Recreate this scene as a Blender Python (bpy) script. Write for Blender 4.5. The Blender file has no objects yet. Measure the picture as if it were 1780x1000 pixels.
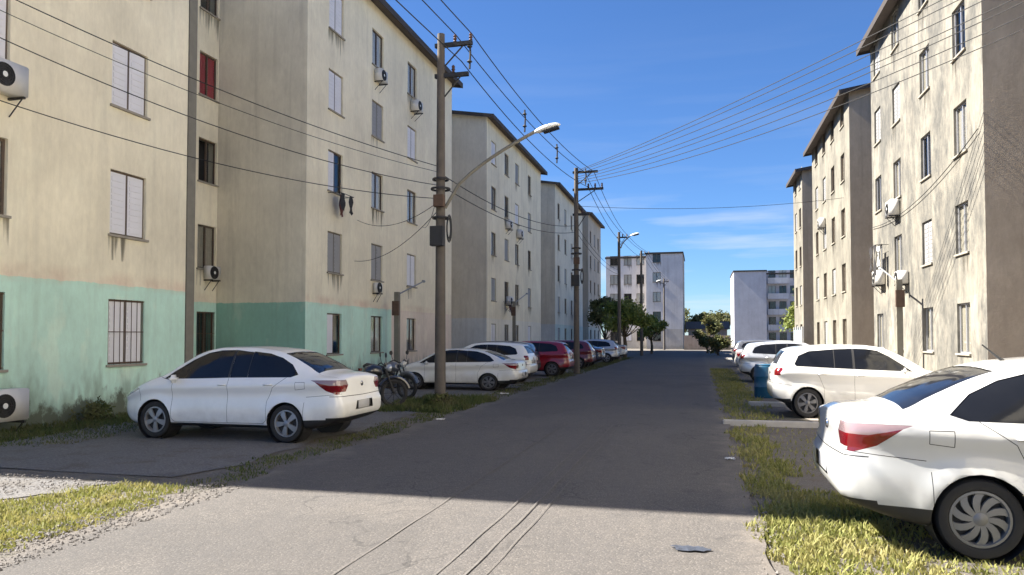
import bpy, bmesh, math, random
import numpy as np
from mathutils import Vector, Matrix
R = math.radians
random.seed(7); rng = np.random.default_rng(7)
scene = bpy.context.scene
COL = scene.collection

# ------------------------------------------------------------------ camera, sky, sun, exposure
cam_d = bpy.data.cameras.new('camera'); cam = bpy.data.objects.new('camera', cam_d); COL.objects.link(cam)
cam.location = (0, 0, 1.68)
cam.rotation_euler = (R(90 + 1.7), 0, R(14.23))
cam_d.sensor_width = 36; cam_d.lens = 1285 / 1780 * 36
cam_d.shift_y = 0.0269
cam_d.clip_start = 0.05; cam_d.clip_end = 3000
scene.camera = cam

SUN_EL = 46.0; SUN_BACK = 1.2           # elevation; degrees behind due left of the street
sd = Vector((-math.cos(R(SUN_EL)) * math.cos(R(SUN_BACK)), -math.cos(R(SUN_EL)) * math.sin(R(SUN_BACK)), math.sin(R(SUN_EL))))
sun_d = bpy.data.lights.new('sun', 'SUN'); sun_d.energy = 5.0; sun_d.angle = R(0.53); sun_d.color = (1.0, 0.945, 0.85)
sun = bpy.data.objects.new('sun', sun_d); COL.objects.link(sun)
sun.rotation_euler = (-sd).to_track_quat('-Z', 'Y').to_euler(); sun.location = sd * 80

world = bpy.data.worlds.new('World'); scene.world = world; world.use_nodes = True
nt = world.node_tree; nt.nodes.clear()
wo = nt.nodes.new('ShaderNodeOutputWorld'); bg = nt.nodes.new('ShaderNodeBackground')
sky = nt.nodes.new('ShaderNodeTexSky'); sky.sky_type = 'NISHITA'; sky.sun_disc = False
sky.sun_elevation = R(SUN_EL); sky.sun_rotation = R(270 - SUN_BACK)
sky.altitude = 10; sky.air_density = 1.0; sky.dust_density = 0.0; sky.ozone_density = 6.0
bg.inputs['Strength'].default_value = 0.05
tc = nt.nodes.new('ShaderNodeTexCoord'); sep = nt.nodes.new('ShaderNodeSeparateXYZ')
nt.links.new(tc.outputs['Generated'], sep.inputs[0])
mp = nt.nodes.new('ShaderNodeMapping'); mp.inputs['Scale'].default_value = (2.2, 2.2, 26); nt.links.new(tc.outputs['Generated'], mp.inputs[0])
nz = nt.nodes.new('ShaderNodeTexNoise'); nz.inputs['Scale'].default_value = 1.3; nz.inputs['Detail'].default_value = 6; nz.inputs['Roughness'].default_value = 0.55
nt.links.new(mp.outputs[0], nz.inputs['Vector'])
cr = nt.nodes.new('ShaderNodeValToRGB'); cr.color_ramp.elements[0].position = 0.47; cr.color_ramp.elements[1].position = 0.75
nt.links.new(nz.outputs['Fac'], cr.inputs[0])
band = nt.nodes.new('ShaderNodeValToRGB')
band.color_ramp.elements[0].position = 0.0; band.color_ramp.elements[0].color = (.7,.7,.7,1)
e = band.color_ramp.elements.new(0.13); e.color = (.75,.75,.75,1)
e = band.color_ramp.elements.new(0.2); e.color = (.12,.12,.12,1)
band.color_ramp.elements[-1].position = 0.4; band.color_ramp.elements[-1].color = (.0,.0,.0,1)
nt.links.new(sep.outputs['Z'], band.inputs[0])
mul = nt.nodes.new('ShaderNodeMath'); mul.operation = 'MULTIPLY'
nt.links.new(cr.outputs[0], mul.inputs[0]); nt.links.new(band.outputs[0], mul.inputs[1])
mx = nt.nodes.new('ShaderNodeMix'); mx.data_type = 'RGBA'
tint = nt.nodes.new('ShaderNodeMix'); tint.data_type = 'RGBA'; tint.blend_type = 'MULTIPLY'; tint.inputs['Factor'].default_value = 1
tint.inputs['B'].default_value = (.48, .63, .82, 1); nt.links.new(sky.outputs[0], tint.inputs['A'])
nt.links.new(mul.outputs[0], mx.inputs['Factor']); nt.links.new(tint.outputs['Result'], mx.inputs['A'])
mx.inputs['B'].default_value = (4.3, 4.6, 4.9, 1)
nt.links.new(mx.outputs['Result'], bg.inputs['Color']); nt.links.new(bg.outputs[0], wo.inputs[0])

vs = scene.view_settings
vs.view_transform = 'Standard'; vs.look = 'None'; vs.gamma = 1.0; vs.use_curve_mapping = False
vs.exposure = 2.08

# ------------------------------------------------------------------ materials
class NT:
    def __init__(s, name):
        s.m = bpy.data.materials.new(name); s.m.use_nodes = True
        s.t = s.m.node_tree; s.b = s.t.nodes['Principled BSDF']
        s.pos = None
    def n(s, typ, **kw):
        x = s.t.nodes.new(typ)
        for k, v in kw.items(): setattr(x, k, v)
        return x
    def l(s, a, b): s.t.links.new(a, b)
    def P(s):
        if s.pos is None: s.pos = s.n('ShaderNodeNewGeometry').outputs['Position']
        return s.pos
    def noise(s, scale=1, sc3=None, detail=5, rough=.55, obj=False, dist=0):
        v = s.n('ShaderNodeTexCoord').outputs['Object'] if obj else s.P()
        if sc3:
            m = s.n('ShaderNodeMapping'); m.inputs['Scale'].default_value = sc3; s.l(v, m.inputs[0]); v = m.outputs[0]
        x = s.n('ShaderNodeTexNoise'); x.inputs['Scale'].default_value = scale; x.inputs['Detail'].default_value = detail
        x.inputs['Roughness'].default_value = rough; x.inputs['Distortion'].default_value = dist
        s.l(v, x.inputs['Vector']); return x.outputs['Fac']
    def ramp(s, f, a, b, ca=(0,0,0), cb=(1,1,1)):
        r = s.n('ShaderNodeValToRGB'); e = r.color_ramp.elements
        e[0].position = a; e[1].position = b; e[0].color = (*ca, 1); e[1].color = (*cb, 1)
        s.l(f, r.inputs[0]); return r.outputs[0]
    def math(s, op, a, b=0, c=None):
        x = s.n('ShaderNodeMath', operation=op)
        for i, v in enumerate((a, b, c)):
            if v is None: continue
            if isinstance(v, (int, float)): x.inputs[i].default_value = v
            else: s.l(v, x.inputs[i])
        return x.outputs[0]
    def mix(s, f, a, b, mode='MIX'):
        x = s.n('ShaderNodeMix', data_type='RGBA', blend_type=mode)
        for k, v in (('Factor', f), ('A', a), ('B', b)):
            i = x.inputs[k]
            if isinstance(v, (int, float)): i.default_value = v
            elif isinstance(v, tuple): i.default_value = (*v, 1)
            else: s.l(v, i)
        return x.outputs['Result']
    def sep(s):
        x = s.n('ShaderNodeSeparateXYZ'); s.l(s.P(), x.inputs[0]); return x.outputs
    def col(s, c): s.l(c, s.b.inputs['Base Color'])
    def bump(s, h, strength=.3, dist=.01):
        x = s.n('ShaderNodeBump'); x.inputs['Strength'].default_value = strength; x.inputs['Distance'].default_value = dist
        s.l(h, x.inputs['Height']); s.l(x.outputs[0], s.b.inputs['Normal'])

def simple(name, c, rough=.6, metal=0., var=.12, scale=8, coat=0., obj=True, bump=0):
    t = NT(name); t.b.inputs['Roughness'].default_value = rough; t.b.inputs['Metallic'].default_value = metal
    t.b.inputs['Coat Weight'].default_value = coat
    f = t.noise(scale, obj=obj)
    t.col(t.mix(f, tuple(v * (1 - var) for v in c), tuple(min(1, v * (1 + var)) for v in c)))
    if bump: t.bump(t.noise(scale * 6, obj=obj), bump, .01)
    return t.m

def wall_mat(name, top, bands, grime=(.16, .13, .1), gstr=.35, mold=.8, weather=0., wcol=(.2, .17, .13), band_z=2.78, seed=0., salmon=0.):
    """painted render: upper colour, ground-floor bands [(y_from, colour), ...], rain streaks, damp at the foot"""
    t = NT(name); t.b.inputs['Roughness'].default_value = .85
    X, Y, Z = t.sep()
    c = None
    bc = bands[0][1]
    for y0, cc in bands[1:]:
        bc = t.mix(t.math('GREATER_THAN', Y, y0), bc, cc)
    edge = t.math('ADD', Z, t.math('MULTIPLY', t.noise(2.2, detail=6, rough=.7), .13))
    c = t.mix(t.math('GREATER_THAN', edge, band_z + .065), bc, top)
    if salmon:
        sb = t.math('MULTIPLY', t.ramp(t.math('ABSOLUTE', t.math('SUBTRACT', edge, band_z+.17)), .05, .22, (1,1,1), (0,0,0)), t.ramp(t.noise(1.1, detail=5), .38, .62))
        c = t.mix(t.math('MULTIPLY', sb, salmon), c, (.62, .40, .30))
    big = t.ramp(t.noise(.45, detail=6, rough=.6), .3, .75, (.82, .81, .80), (1.08, 1.07, 1.05))
    c = t.mix(1., c, big, 'MULTIPLY')
    patch = t.ramp(t.noise(1.6, (1, 1, .55), detail=4), .56, .64)
    c = t.mix(t.math('MULTIPLY', patch, .16), c, tuple(min(1, v * 1.2) for v in top))
    streak = t.ramp(t.noise(1., (3.2, 3.2, .16), detail=6, rough=.62), .5, .78)
    c = t.mix(t.math('MULTIPLY', streak, gstr), c, grime)
    fine = t.ramp(t.noise(9, (1, 1, .4), detail=6, rough=.7), .35, .8, (1.04, 1.04, 1.04), (.86, .85, .83))
    c = t.mix(.8, c, fine, 'MULTIPLY')
    if weather:
        w = t.ramp(t.noise(.75, (1, 1, .6), detail=10, rough=.74), .43, .57)
        w2 = t.ramp(t.noise(4.2, (1, 1, .4), detail=9, rough=.75), .42, .60)
        c = t.mix(t.math('MULTIPLY', t.math('MULTIPLY_ADD', w, .62, t.math('MULTIPLY', w2, .38)), weather), c, wcol)
    if mold:
        h = t.math('MULTIPLY_ADD', t.noise(1.3, (1, 1, .7), detail=8, rough=.68), 2.4, -.72)
        f = t.math('SUBTRACT', h, Z)
        f = t.ramp(f, -.12, .22)
        c = t.mix(t.math('MULTIPLY', f, mold), c, (.06, .065, .045))
        g = t.math('SUBTRACT', t.math('MULTIPLY_ADD', t.noise(3.1, (1, 1, .3), detail=8), 2.6, -.45), Z)
        c = t.mix(t.math('MULTIPLY', t.ramp(g, -.3, .6), mold * .55), c, (.12, .13, .08))
    t.col(c); t.bump(t.noise(16, detail=6, rough=.65), .25, .012)
    return t.m

BEIGE = (.87, .80, .62); GREEN = (.58, .84, .72)
M = {}
M['wallA'] = wall_mat('beige_and_green_render', BEIGE, [(0, GREEN), (27.6, (.80, .69, .58))], gstr=.17, salmon=.45, mold=.9)
M['wallC'] = wall_mat('cream_render', (.86, .79, .61), [(0, (.83, .79, .68))], gstr=.3)
M['wallCend'] = wall_mat('cream_gable_render', (.66, .61, .52), [(0, (.62, .64, .66))], gstr=.3)  # cream wall copy for gables with shade put into the colour
M['wallD'] = wall_mat('grey_cream_render', (.78, .73, .60), [(0, (.58, .66, .60))], gstr=.35, seed=1)
M['wallE'] = wall_mat('brown_cream_render', (.58, .50, .40), [(0, (.55, .54, .47))], gstr=.4)
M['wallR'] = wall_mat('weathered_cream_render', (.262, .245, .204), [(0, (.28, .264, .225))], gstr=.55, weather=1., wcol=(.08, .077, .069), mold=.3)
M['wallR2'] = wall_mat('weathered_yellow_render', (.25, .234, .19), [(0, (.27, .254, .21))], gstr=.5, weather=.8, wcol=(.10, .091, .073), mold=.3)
M['endR'] = wall_mat('brown_stained_render', (.58, .48, .36), [(0, (.58, .48, .36))], gstr=.35, weather=.65, wcol=(.38, .30, .215), mold=.2)
M['endA'] = wall_mat('grey_beige_gable', (.74, .69, .57), [(0, (.30, .54, .46))], gstr=.3)  # wall paint copy for the gables, darkened to carry their shade
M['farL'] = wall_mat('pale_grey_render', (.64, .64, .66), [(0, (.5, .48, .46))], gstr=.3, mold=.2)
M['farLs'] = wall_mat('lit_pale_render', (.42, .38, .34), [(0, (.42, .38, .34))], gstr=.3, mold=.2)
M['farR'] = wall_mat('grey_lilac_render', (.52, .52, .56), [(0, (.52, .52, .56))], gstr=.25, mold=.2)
M['farwall'] = wall_mat('plastered_garden_wall', (.42, .33, .27), [(0, (.42, .33, .27))], gstr=.4, mold=.3)
M['roof'] = simple('fibre_cement_roof', (.13, .11, .10), .9, var=.3, scale=3)
M['fascia'] = simple('dark_fascia', (.055, .045, .04), .8, var=.3, scale=4)
M['concrete'] = simple('pole_concrete', (.115, .098, .083), .9, var=.35, scale=5, bump=.4)
M['conc_dark'] = simple('damp_concrete', (.20, .185, .15), .9, var=.3, scale=4, bump=.3)
M['slab'] = simple('path_concrete', (.42, .39, .35), .9, var=.25, scale=5, obj=False, bump=.4)
M['oldslab'] = simple('dusty_old_concrete', (.24, .215, .185), .95, var=.3, scale=3, obj=False, bump=.4)
M['sill'] = simple('sill_cement', (.30, .27, .22), .9, var=.25, scale=6)
M['alu'] = simple('aluminium_frame', (.42, .42, .44), .45, .6, var=.1)
M['wframe'] = simple('white_frame', (.62, .61, .60), .5, var=.08)
M['dframe'] = simple('brown_frame', (.10, .07, .05), .5, var=.2)
M['shutter'] = simple('pale_shutter', (.72, .71, .74), .5, var=.07, scale=3)
M['shutter2'] = simple('grey_shutter', (.30, .295, .29), .55, var=.1, scale=3)
M['curt_w'] = simple('pale_curtain', (.55, .52, .48), .9, var=.2, scale=6)
M['curt_t'] = simple('tan_curtain', (.34, .29, .23), .9, var=.25, scale=6)
M['curt_r'] = simple('red_curtain', (.36, .022, .04), .9, var=.3, scale=6)
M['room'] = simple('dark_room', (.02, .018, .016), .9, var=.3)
M['iron'] = simple('black_iron', (.025, .024, .024), .6, var=.3)
M['rust'] = simple('rusty_iron', (.10, .06, .04), .8, var=.4)
M['steel'] = simple('galvanised_steel', (.30, .31, .32), .5, .6, var=.15)
M['rubber'] = simple('tyre_rubber', (.022, .021, .021), .85, var=.25, scale=20)
M['plastic'] = simple('black_plastic', (.022, .022, .024), .55, var=.2)
M['rim'] = simple('silver_rim', (.30, .30, .31), .42, .5, var=.12)
M['rim_m'] = simple('dusty_rim', (.20, .20, .205), .5, .45, var=.2)
M['rim_d'] = simple('grey_rim', (.16, .16, .17), .45, .5, var=.15)
M['chrome'] = simple('chrome', (.6, .6, .62), .15, 1.0, var=.05)
M['red_lens'] = simple('red_lens', (.15, .003, .006), .12, var=.15, coat=1.)
M['clear_lens'] = simple('clear_lens', (.24, .17, .18), .10, var=.1, coat=1.)
M['lamp_lens'] = simple('head_lens', (.42, .44, .46), .1, .3, var=.2, coat=1.)
M['plate'] = simple('grey_plate', (.42, .42, .43), .4, var=.06)
M['ac'] = simple('ac_casing', (.66, .64, .60), .5, var=.1)
M['ceram'] = simple('brown_insulator', (.09, .045, .03), .3, var=.2)
M['cable'] = simple('black_cable', (.02, .02, .021), .7, var=.2)
M['drum'] = simple('blue_drum_plastic', (.012, .085, .16), .45, var=.25, scale=4)
M['bluegate'] = simple('pale_blue_gate', (.33, .45, .52), .5, var=.12)
M['white'] = simple('white_paint', (.72, .72, .70), .5, var=.08)
M['litter'] = simple('blue_wrapper', (.03, .037, .055), .8, var=.7, scale=14)
M['clothr'] = simple('dark_red_cloth', (.12, .035, .03), .9, var=.4)
M['clothd'] = simple('dark_cloth', (.03, .028, .03), .9, var=.3)
M['clothw'] = simple('pale_cloth', (.6, .58, .55), .9, var=.1)
M['bark'] = simple('bark', (.10, .075, .05), .95, var=.4, scale=10)

def car_paint(name, c, flake=0.):
    t = NT(name); b = t.b
    b.inputs['Roughness'].default_value = .32; b.inputs['Coat Weight'].default_value = .9; b.inputs['Coat Roughness'].default_value = .04
    b.inputs['Metallic'].default_value = flake
    X, Y, Z = t.sep()
    dirt = t.math('MULTIPLY', t.ramp(Z, .25, .75, (1,1,1), (0,0,0)), t.ramp(t.noise(3.5, detail=7, rough=.65), .38, .75))
    dust = t.ramp(t.noise(1.3, obj=True, detail=6), .3, .8, (1.02, 1.02, 1.02), (.9, .895, .88))
    t.col(t.mix(t.math('MULTIPLY', dirt, .4), t.mix(1., c, dust, 'MULTIPLY'), (.22, .19, .155)))
    return t.m
M['p_white'] = car_paint('white_car_paint', (.80, .80, .79))
M['p_white2'] = car_paint('off_white_car_paint', (.66, .65, .62))
M['p_white3'] = car_paint('chalky_white_car_paint', (.56, .56, .55))
M['p_silver'] = car_paint('silver_car_paint', (.52, .53, .55), .4)
M['p_black'] = car_paint('black_car_paint', (.016, .016, .018))
M['p_red'] = car_paint('red_car_paint', (.24, .008, .018))
M['p_maroon'] = car_paint('maroon_car_paint', (.13, .014, .02))
M['p_navy'] = car_paint('navy_car_paint', (.012, .022, .06))
M['p_grey'] = car_paint('grey_car_paint', (.16, .165, .18), .4)
def tinted():
    t = NT('tinted_glass'); b = t.b
    b.inputs['Base Color'].default_value = (.008, .009, .012, 1); b.inputs['Roughness'].default_value = .06
    b.inputs['IOR'].default_value = 1.5; b.inputs['Specular IOR Level'].default_value = .32
    t.col(t.mix(t.noise(3, obj=True), (.006, .007, .010), (.014, .015, .018)))
    return t.m
M['tint'] = tinted()
def pane_glass():
    t = NT('window_glass'); nodes = t.t.nodes
    tr = t.n('ShaderNodeBsdfTransparent'); tr.inputs[0].default_value = (.93, .95, .95, 1)
    gl = t.n('ShaderNodeBsdfGlossy'); gl.inputs['Roughness'].default_value = .03
    fr = t.n('ShaderNodeFresnel'); fr.inputs['IOR'].default_value = 1.5
    f = t.math('MULTIPLY', t.math('MULTIPLY_ADD', fr.outputs[0], 1.1, .03), t.math('SUBTRACT', 1., t.n('ShaderNodeNewGeometry').outputs['Backfacing']))
    ms = t.n('ShaderNodeMixShader'); t.l(f, ms.inputs[0]); t.l(tr.outputs[0], ms.inputs[1]); t.l(gl.outputs[0], ms.inputs[2])
    t.l(ms.outputs[0], nodes['Material Output'].inputs[0]); return t.m
M['glass'] = pane_glass()

def asphalt():
    t = NT('worn_asphalt'); t.b.inputs['Roughness'].default_value = .9
    X, Y, Z = t.sep()
    fine = t.noise(70, detail=4, rough=.75)
    mid = t.noise(9, detail=6, rough=.65)
    big = t.noise(.55, detail=6, rough=.6)
    c = t.ramp(fine, .3, .72, (.039, .0365, .036), (.138, .125, .114))
    c = t.mix(.85, c, t.ramp(mid, .3, .75, (.8, .8, .8), (1.14, 1.12, 1.1)), 'MULTIPLY')
    c = t.mix(.9, c, t.ramp(big, .3, .7, (.84, .85, .87), (1.1, 1.08, 1.05)), 'MULTIPLY')
    sp = t.n('ShaderNodeTexVoronoi'); sp.inputs['Scale'].default_value = 34; t.l(t.P(), sp.inputs['Vector'])
    c = t.mix(t.math('MULTIPLY', t.ramp(sp.outputs['Distance'], .12, .3, (1,1,1), (0,0,0)), .42), c, (.28, .25, .222))
    lane = t.ramp(t.noise(1, (1.3, .03, 1), detail=4), .45, .7)
    c = t.mix(t.math('MULTIPLY', lane, .22), c, (.085, .08, .08))
    patch = t.ramp(t.noise(.32, (1, .45, 1), detail=3, rough=.4), .56, .575)
    c = t.mix(t.math('MULTIPLY', patch, .30), c, (.05, .047, .046))
    oil = t.ramp(t.noise(1.9, detail=4, rough=.5, dist=.4), .66, .74)
    c = t.mix(t.math('MULTIPLY', oil, .5), c, (.035, .033, .033))
    vc = t.n('ShaderNodeTexVoronoi', feature='DISTANCE_TO_EDGE'); vc.inputs['Scale'].default_value = .8
    wv = t.n('ShaderNodeVectorMath', operation='ADD'); t.l(t.P(), wv.inputs[0])
    nn = t.n('ShaderNodeTexNoise'); nn.inputs['Scale'].default_value = 1.6; nn.inputs['Detail'].default_value = 5; t.l(t.P(), nn.inputs['Vector']); t.l(nn.outputs['Color'], wv.inputs[1])
    t.l(wv.outputs[0], vc.inputs['Vector'])
    crack = t.math('MULTIPLY', t.ramp(vc.outputs['Distance'], .004, .016, (1,1,1), (0,0,0)), t.ramp(t.noise(.5, detail=3), .5, .6))
    c = t.mix(t.math('MULTIPLY', crack, .65), c, (.03, .028, .027))
    ex = t.math('ABSOLUTE', t.math('ADD', X, 2.31))
    dust = t.ramp(t.math('MULTIPLY_ADD', t.noise(1.8, detail=7, rough=.7), 1.5, t.math('SUBTRACT', ex, 3.25)), .0, .55)
    c = t.mix(t.math('MULTIPLY', dust, .6), c, (.20, .17, .14))
    t.col(c); t.bump(t.math('ADD', fine, t.math('MULTIPLY', sp.outputs['Distance'], .6)), .55, .012)
    return t.m
M['asphalt'] = asphalt()
M['tar'] = simple('tar_seam', (.105, .096, .088), .95, var=.5, scale=16, obj=False)
def ground_mat():
    t = NT('dirt_and_gravel'); t.b.inputs['Roughness'].default_value = .95
    fine = t.noise(38, detail=5, rough=.75); mid = t.noise(2.6, detail=7, rough=.65); big = t.noise(.7, detail=5)
    c = t.ramp(fine, .3, .75, (.07, .06, .052), (.19, .17, .15))
    c = t.mix(t.math('MULTIPLY', t.ramp(mid, .5, .66), .6), c, (.10, .075, .05))
    c = t.mix(t.math('MULTIPLY', t.ramp(big, .52, .68), .55), c, (.055, .07, .022))
    sp = t.n('ShaderNodeTexVoronoi'); sp.inputs['Scale'].default_value = 26; t.l(t.P(), sp.inputs['Vector'])
    c = t.mix(t.math('MULTIPLY', t.ramp(sp.outputs['Distance'], .1, .3, (1,1,1), (0,0,0)), .5), c, (.26, .24, .225))
    t.col(c); t.bump(t.math('ADD', fine, mid), .7, .03)
    return t.m
M['ground'] = ground_mat()
def gravel_bay():
    t = NT('grey_gravel_bay'); t.b.inputs['Roughness'].default_value = .95
    fine = t.noise(30, detail=5, rough=.75); mid = t.noise(1.7, detail=7, rough=.65)
    c = t.ramp(fine, .3, .75, (.075, .072, .072), (.20, .19, .185))
    c = t.mix(t.math('MULTIPLY', t.ramp(mid, .5, .68), .7), c, (.09, .075, .055))
    sp = t.n('ShaderNodeTexVoronoi'); sp.inputs['Scale'].default_value = 22; t.l(t.P(), sp.inputs['Vector'])
    c = t.mix(t.math('MULTIPLY', t.ramp(sp.outputs['Distance'], .1, .3, (1,1,1), (0,0,0)), .5), c, (.3, .28, .265))
    t.col(c); t.bump(t.math('ADD', fine, mid), .7, .03)
    return t.m
M['bay'] = gravel_bay()
def grass_mat(name, a, b, dry):
    t = NT(name); t.b.inputs['Roughness'].default_value = .75
    c = t.mix(t.ramp(t.noise(7, detail=4), .35, .65), a, b)
    c = t.mix(t.math('MULTIPLY', t.ramp(t.noise(1.4, detail=5), .48, .68), .8), c, dry)
    c = t.mix(t.math('MULTIPLY', t.ramp(t.noise(45, detail=2), .5, .62), .45), c, dry)
    t.col(c)
    tl = t.n('ShaderNodeBsdfTranslucent'); t.l(c, tl.inputs[0])
    ms = t.n('ShaderNodeMixShader'); ms.inputs[0].default_value = .3
    t.l(t.b.outputs[0], ms.inputs[1]); t.l(tl.outputs[0], ms.inputs[2]); t.l(ms.outputs[0], t.t.nodes['Material Output'].inputs[0])
    return t.m
M['grass'] = grass_mat('grass_blades', (.17, .19, .04), (.27, .265, .075), (.40, .335, .15))
M['weed'] = grass_mat('damp_weeds', (.045, .075, .016), (.085, .11, .026), (.15, .13, .055))  # darker green puts the left verge's shade into the colour
M['leaf'] = grass_mat('tree_leaves', (.11, .17, .03), (.20, .25, .05), (.27, .27, .09))
M['leaf2'] = grass_mat('olive_leaves', (.075, .10, .03), (.13, .14, .045), (.20, .16, .07))
M['stone'] = simple('grey_pebbles', (.16, .145, .132), .9, var=.35, scale=15, obj=False)

# ------------------------------------------------------------------ mesh helpers
class MB:
    def __init__(s): s.v = []; s.f = []; s.mi = []
    def add(s, vs, fs, mi=0):
        o = len(s.v); s.v += [tuple(p) for p in vs]; s.f += [tuple(i + o for i in f) for f in fs]; s.mi += [mi] * len(fs); return s
    def box(s, c, d, rz=0, mi=0, mat=None):
        x, y, z = (k / 2 for k in d)
        pts = [Vector(p) for p in ((-x,-y,-z),(x,-y,-z),(x,y,-z),(-x,y,-z),(-x,-y,z),(x,-y,z),(x,y,z),(-x,y,z))]
        m = mat if mat is not None else Matrix.Rotation(rz, 3, 'Z')
        pts = [m @ p + Vector(c) for p in pts]
        return s.add(pts, [(0,3,2,1),(4,5,6,7),(0,1,5,4),(1,2,6,5),(2,3,7,6),(3,0,4,7)], mi)
    def lo(s, x0, x1, y0, y1, z0, z1, mi=0): return s.box(((x0+x1)/2,(y0+y1)/2,(z0+z1)/2),(x1-x0,y1-y0,z1-z0),mi=mi)
    def tube(s, pts, r, n=8, mi=0, cap=True):
        pts = [Vector(p) for p in pts]; rs = r if isinstance(r, (list, tuple)) else [r] * len(pts)
        vs = []; prev = None
        for i, p in enumerate(pts):
            d = (pts[min(i+1, len(pts)-1)] - pts[max(i-1, 0)]).normalized()
            if prev is None: a = d.orthogonal().normalized()
            else: a = (prev - d * prev.dot(d)).normalized()
            prev = a; b = d.cross(a)
            for k in range(n):
                t = 2 * math.pi * k / n; vs.append(p + (a * math.cos(t) + b * math.sin(t)) * rs[i])
        fs = [(i*n+k, i*n+(k+1)%n, (i+1)*n+(k+1)%n, (i+1)*n+k) for i in range(len(pts)-1) for k in range(n)]
        if cap: fs += [tuple(reversed(range(n))), tuple(range((len(pts)-1)*n, len(pts)*n))]
        return s.add(vs, fs, mi)
    def lathe(s, prof, n=24, axis='Z', c=(0,0,0), mi=0, closed=False):
        vs = []
        for (r, h) in prof:
            for k in range(n):
                t = 2*math.pi*k/n; a, b = r*math.cos(t), r*math.sin(t)
                vs.append(((a,b,h) if axis == 'Z' else (a,h,b) if axis == 'Y' else (h,a,b)))
        vs = [(p[0]+c[0], p[1]+c[1], p[2]+c[2]) for p in vs]
        m = len(prof); rg = m if closed else m-1
        fs = [(i*n+k, i*n+(k+1)%n, ((i+1)%m)*n+(k+1)%n, ((i+1)%m)*n+k) for i in range(rg) for k in range(n)]
        return s.add(vs, fs, mi)
    def mesh(s, name, mats, smooth=False, recalc=False):
        me = bpy.data.meshes.new(name); me.from_pydata(s.v, [], s.f); me.update()
        for m in (mats if isinstance(mats, (list, tuple)) else [mats]): me.materials.append(m)
        if any(s.mi): me.polygons.foreach_set('material_index', s.mi)
        if recalc:
            bm = bmesh.new(); bm.from_mesh(me); bmesh.ops.recalc_face_normals(bm, faces=bm.faces[:]); bm.to_mesh(me); bm.free()
        if smooth:
            me.polygons.foreach_set('use_smooth', [True] * len(me.polygons)); 
            try: me.set_sharp_from_angle(angle=R(40))
            except Exception: pass
        return me
    def build(s, name, mats, parent=None, smooth=False, loc=None, recalc=False): return obj(name, s.mesh(name, mats, smooth, recalc), parent, loc)
def obj(name, me, parent=None, loc=None, rot=None):
    o = bpy.data.objects.new(name, me); COL.objects.link(o)
    if parent: o.parent = parent
    if loc is not None: o.location = loc
    if rot is not None: o.rotation_euler = rot
    return o
def thing(name, label, cat, loc=(0,0,0), rz=0, group=None):
    o = bpy.data.objects.new(name, None); COL.objects.link(o); o.location = loc; o.rotation_euler = (0,0,rz); o.empty_display_size = .2
    return tag(o, label, cat, group)
def tag(o, label=None, cat=None, group=None, kind=None):
    if label: o['label'] = label
    if cat: o['category'] = cat
    if group: o['group'] = group
    if kind: o['kind'] = kind
    return o

# ------------------------------------------------------------------ ground, road, bays
def sheet(name, xs_l, xs_r, ys, z, mat, parent=None):
    mb = MB(); n = len(ys); v = []
    for y, a, b in zip(ys, xs_l, xs_r):
        m = 6
        for k in range(m + 1): v.append((a + (b - a) * k / m, y, z + .006 * math.sin(y * .7 + k * 1.3) if 0 < k < m else z))
    f = [(i*7+k, i*7+k+1, (i+1)*7+k+1, (i+1)*7+k) for i in range(n-1) for k in range(6)]
    mb.add(v, f); return mb.build(name, mat, parent, smooth=True)
g = MB(); g.add([(-700,-300,0),(700,-300,0),(700,1200,0),(-700,1200,0)], [(0,1,2,3)]); tag(g.build('ground', M['ground']), kind='structure')
def jag(y, s, a=.10): return a * (math.sin(y*1.7+s) * .5 + math.sin(y*4.1+s*2) * .3 + math.sin(y*9.3+s*3) * .25)
ys = [-30 + i * .25 for i in range(int(118 / .25))]
tag(sheet('road', [-5.12 + jag(y, 1) - (0.5 if y < 3 else 0) for y in ys], [.50 + jag(y, 2.2, .07) for y in ys], ys, .030, M['asphalt']), kind='structure')
ys = [88 + i for i in range(0, 9)]
tag(sheet('cross_road', [-60]*9, [60]*9, ys, .034, M['asphalt']), kind='structure')
ys = [7.6 + i * .5 for i in range(int(70/.5))]
tag(sheet('gravel_parking_bay', [-10.9 + jag(y, 4, .3) for y in ys], [-5.95 + jag(y, 5, .22) for y in ys], ys, .012, M['bay']), kind='structure')
ys = [4.0 + i * .25 for i in range(12)]
tag(sheet("gravel_driveway", [-16]*12, [-6.4 + jag(y, 5, .2) - .2*(7-y) for y in ys], [6.05 + .1*i for i in range(12)], .010, M["bay"]), kind="structure")
road = bpy.data.objects['road']
for (x, w) in ((-2.48, .008), (-1.77, .008), (-1.58, .009), (-1.45, .006)):
    mb = MB(); y = -3.; pts = []
    while y < 14:
        o = .012*math.sin(y*.35+x*5) + .004*math.sin(y*5.3+x); ww = w * (.55 + .45*abs(math.sin(y*1.9+x*9)))
        pts.append((x+o-ww, y, .043)); pts.append((x+o+ww, y, .043)); y += .2
    mb.add(pts, [(i, i+1, i+3, i+2) for i in range(0, len(pts)-2, 2)]); mb.build('tar_seam', M['tar'], road)

ys = [9.6 + i * .5 for i in range(110)]
tag(sheet('concrete_parking_bay', [2.1 + jag(y, 7, .1) for y in ys], [6.7]*110, ys, .008, M['oldslab']), kind='structure')  # mostly hidden paving added to bounce sun towards the left walls
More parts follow.
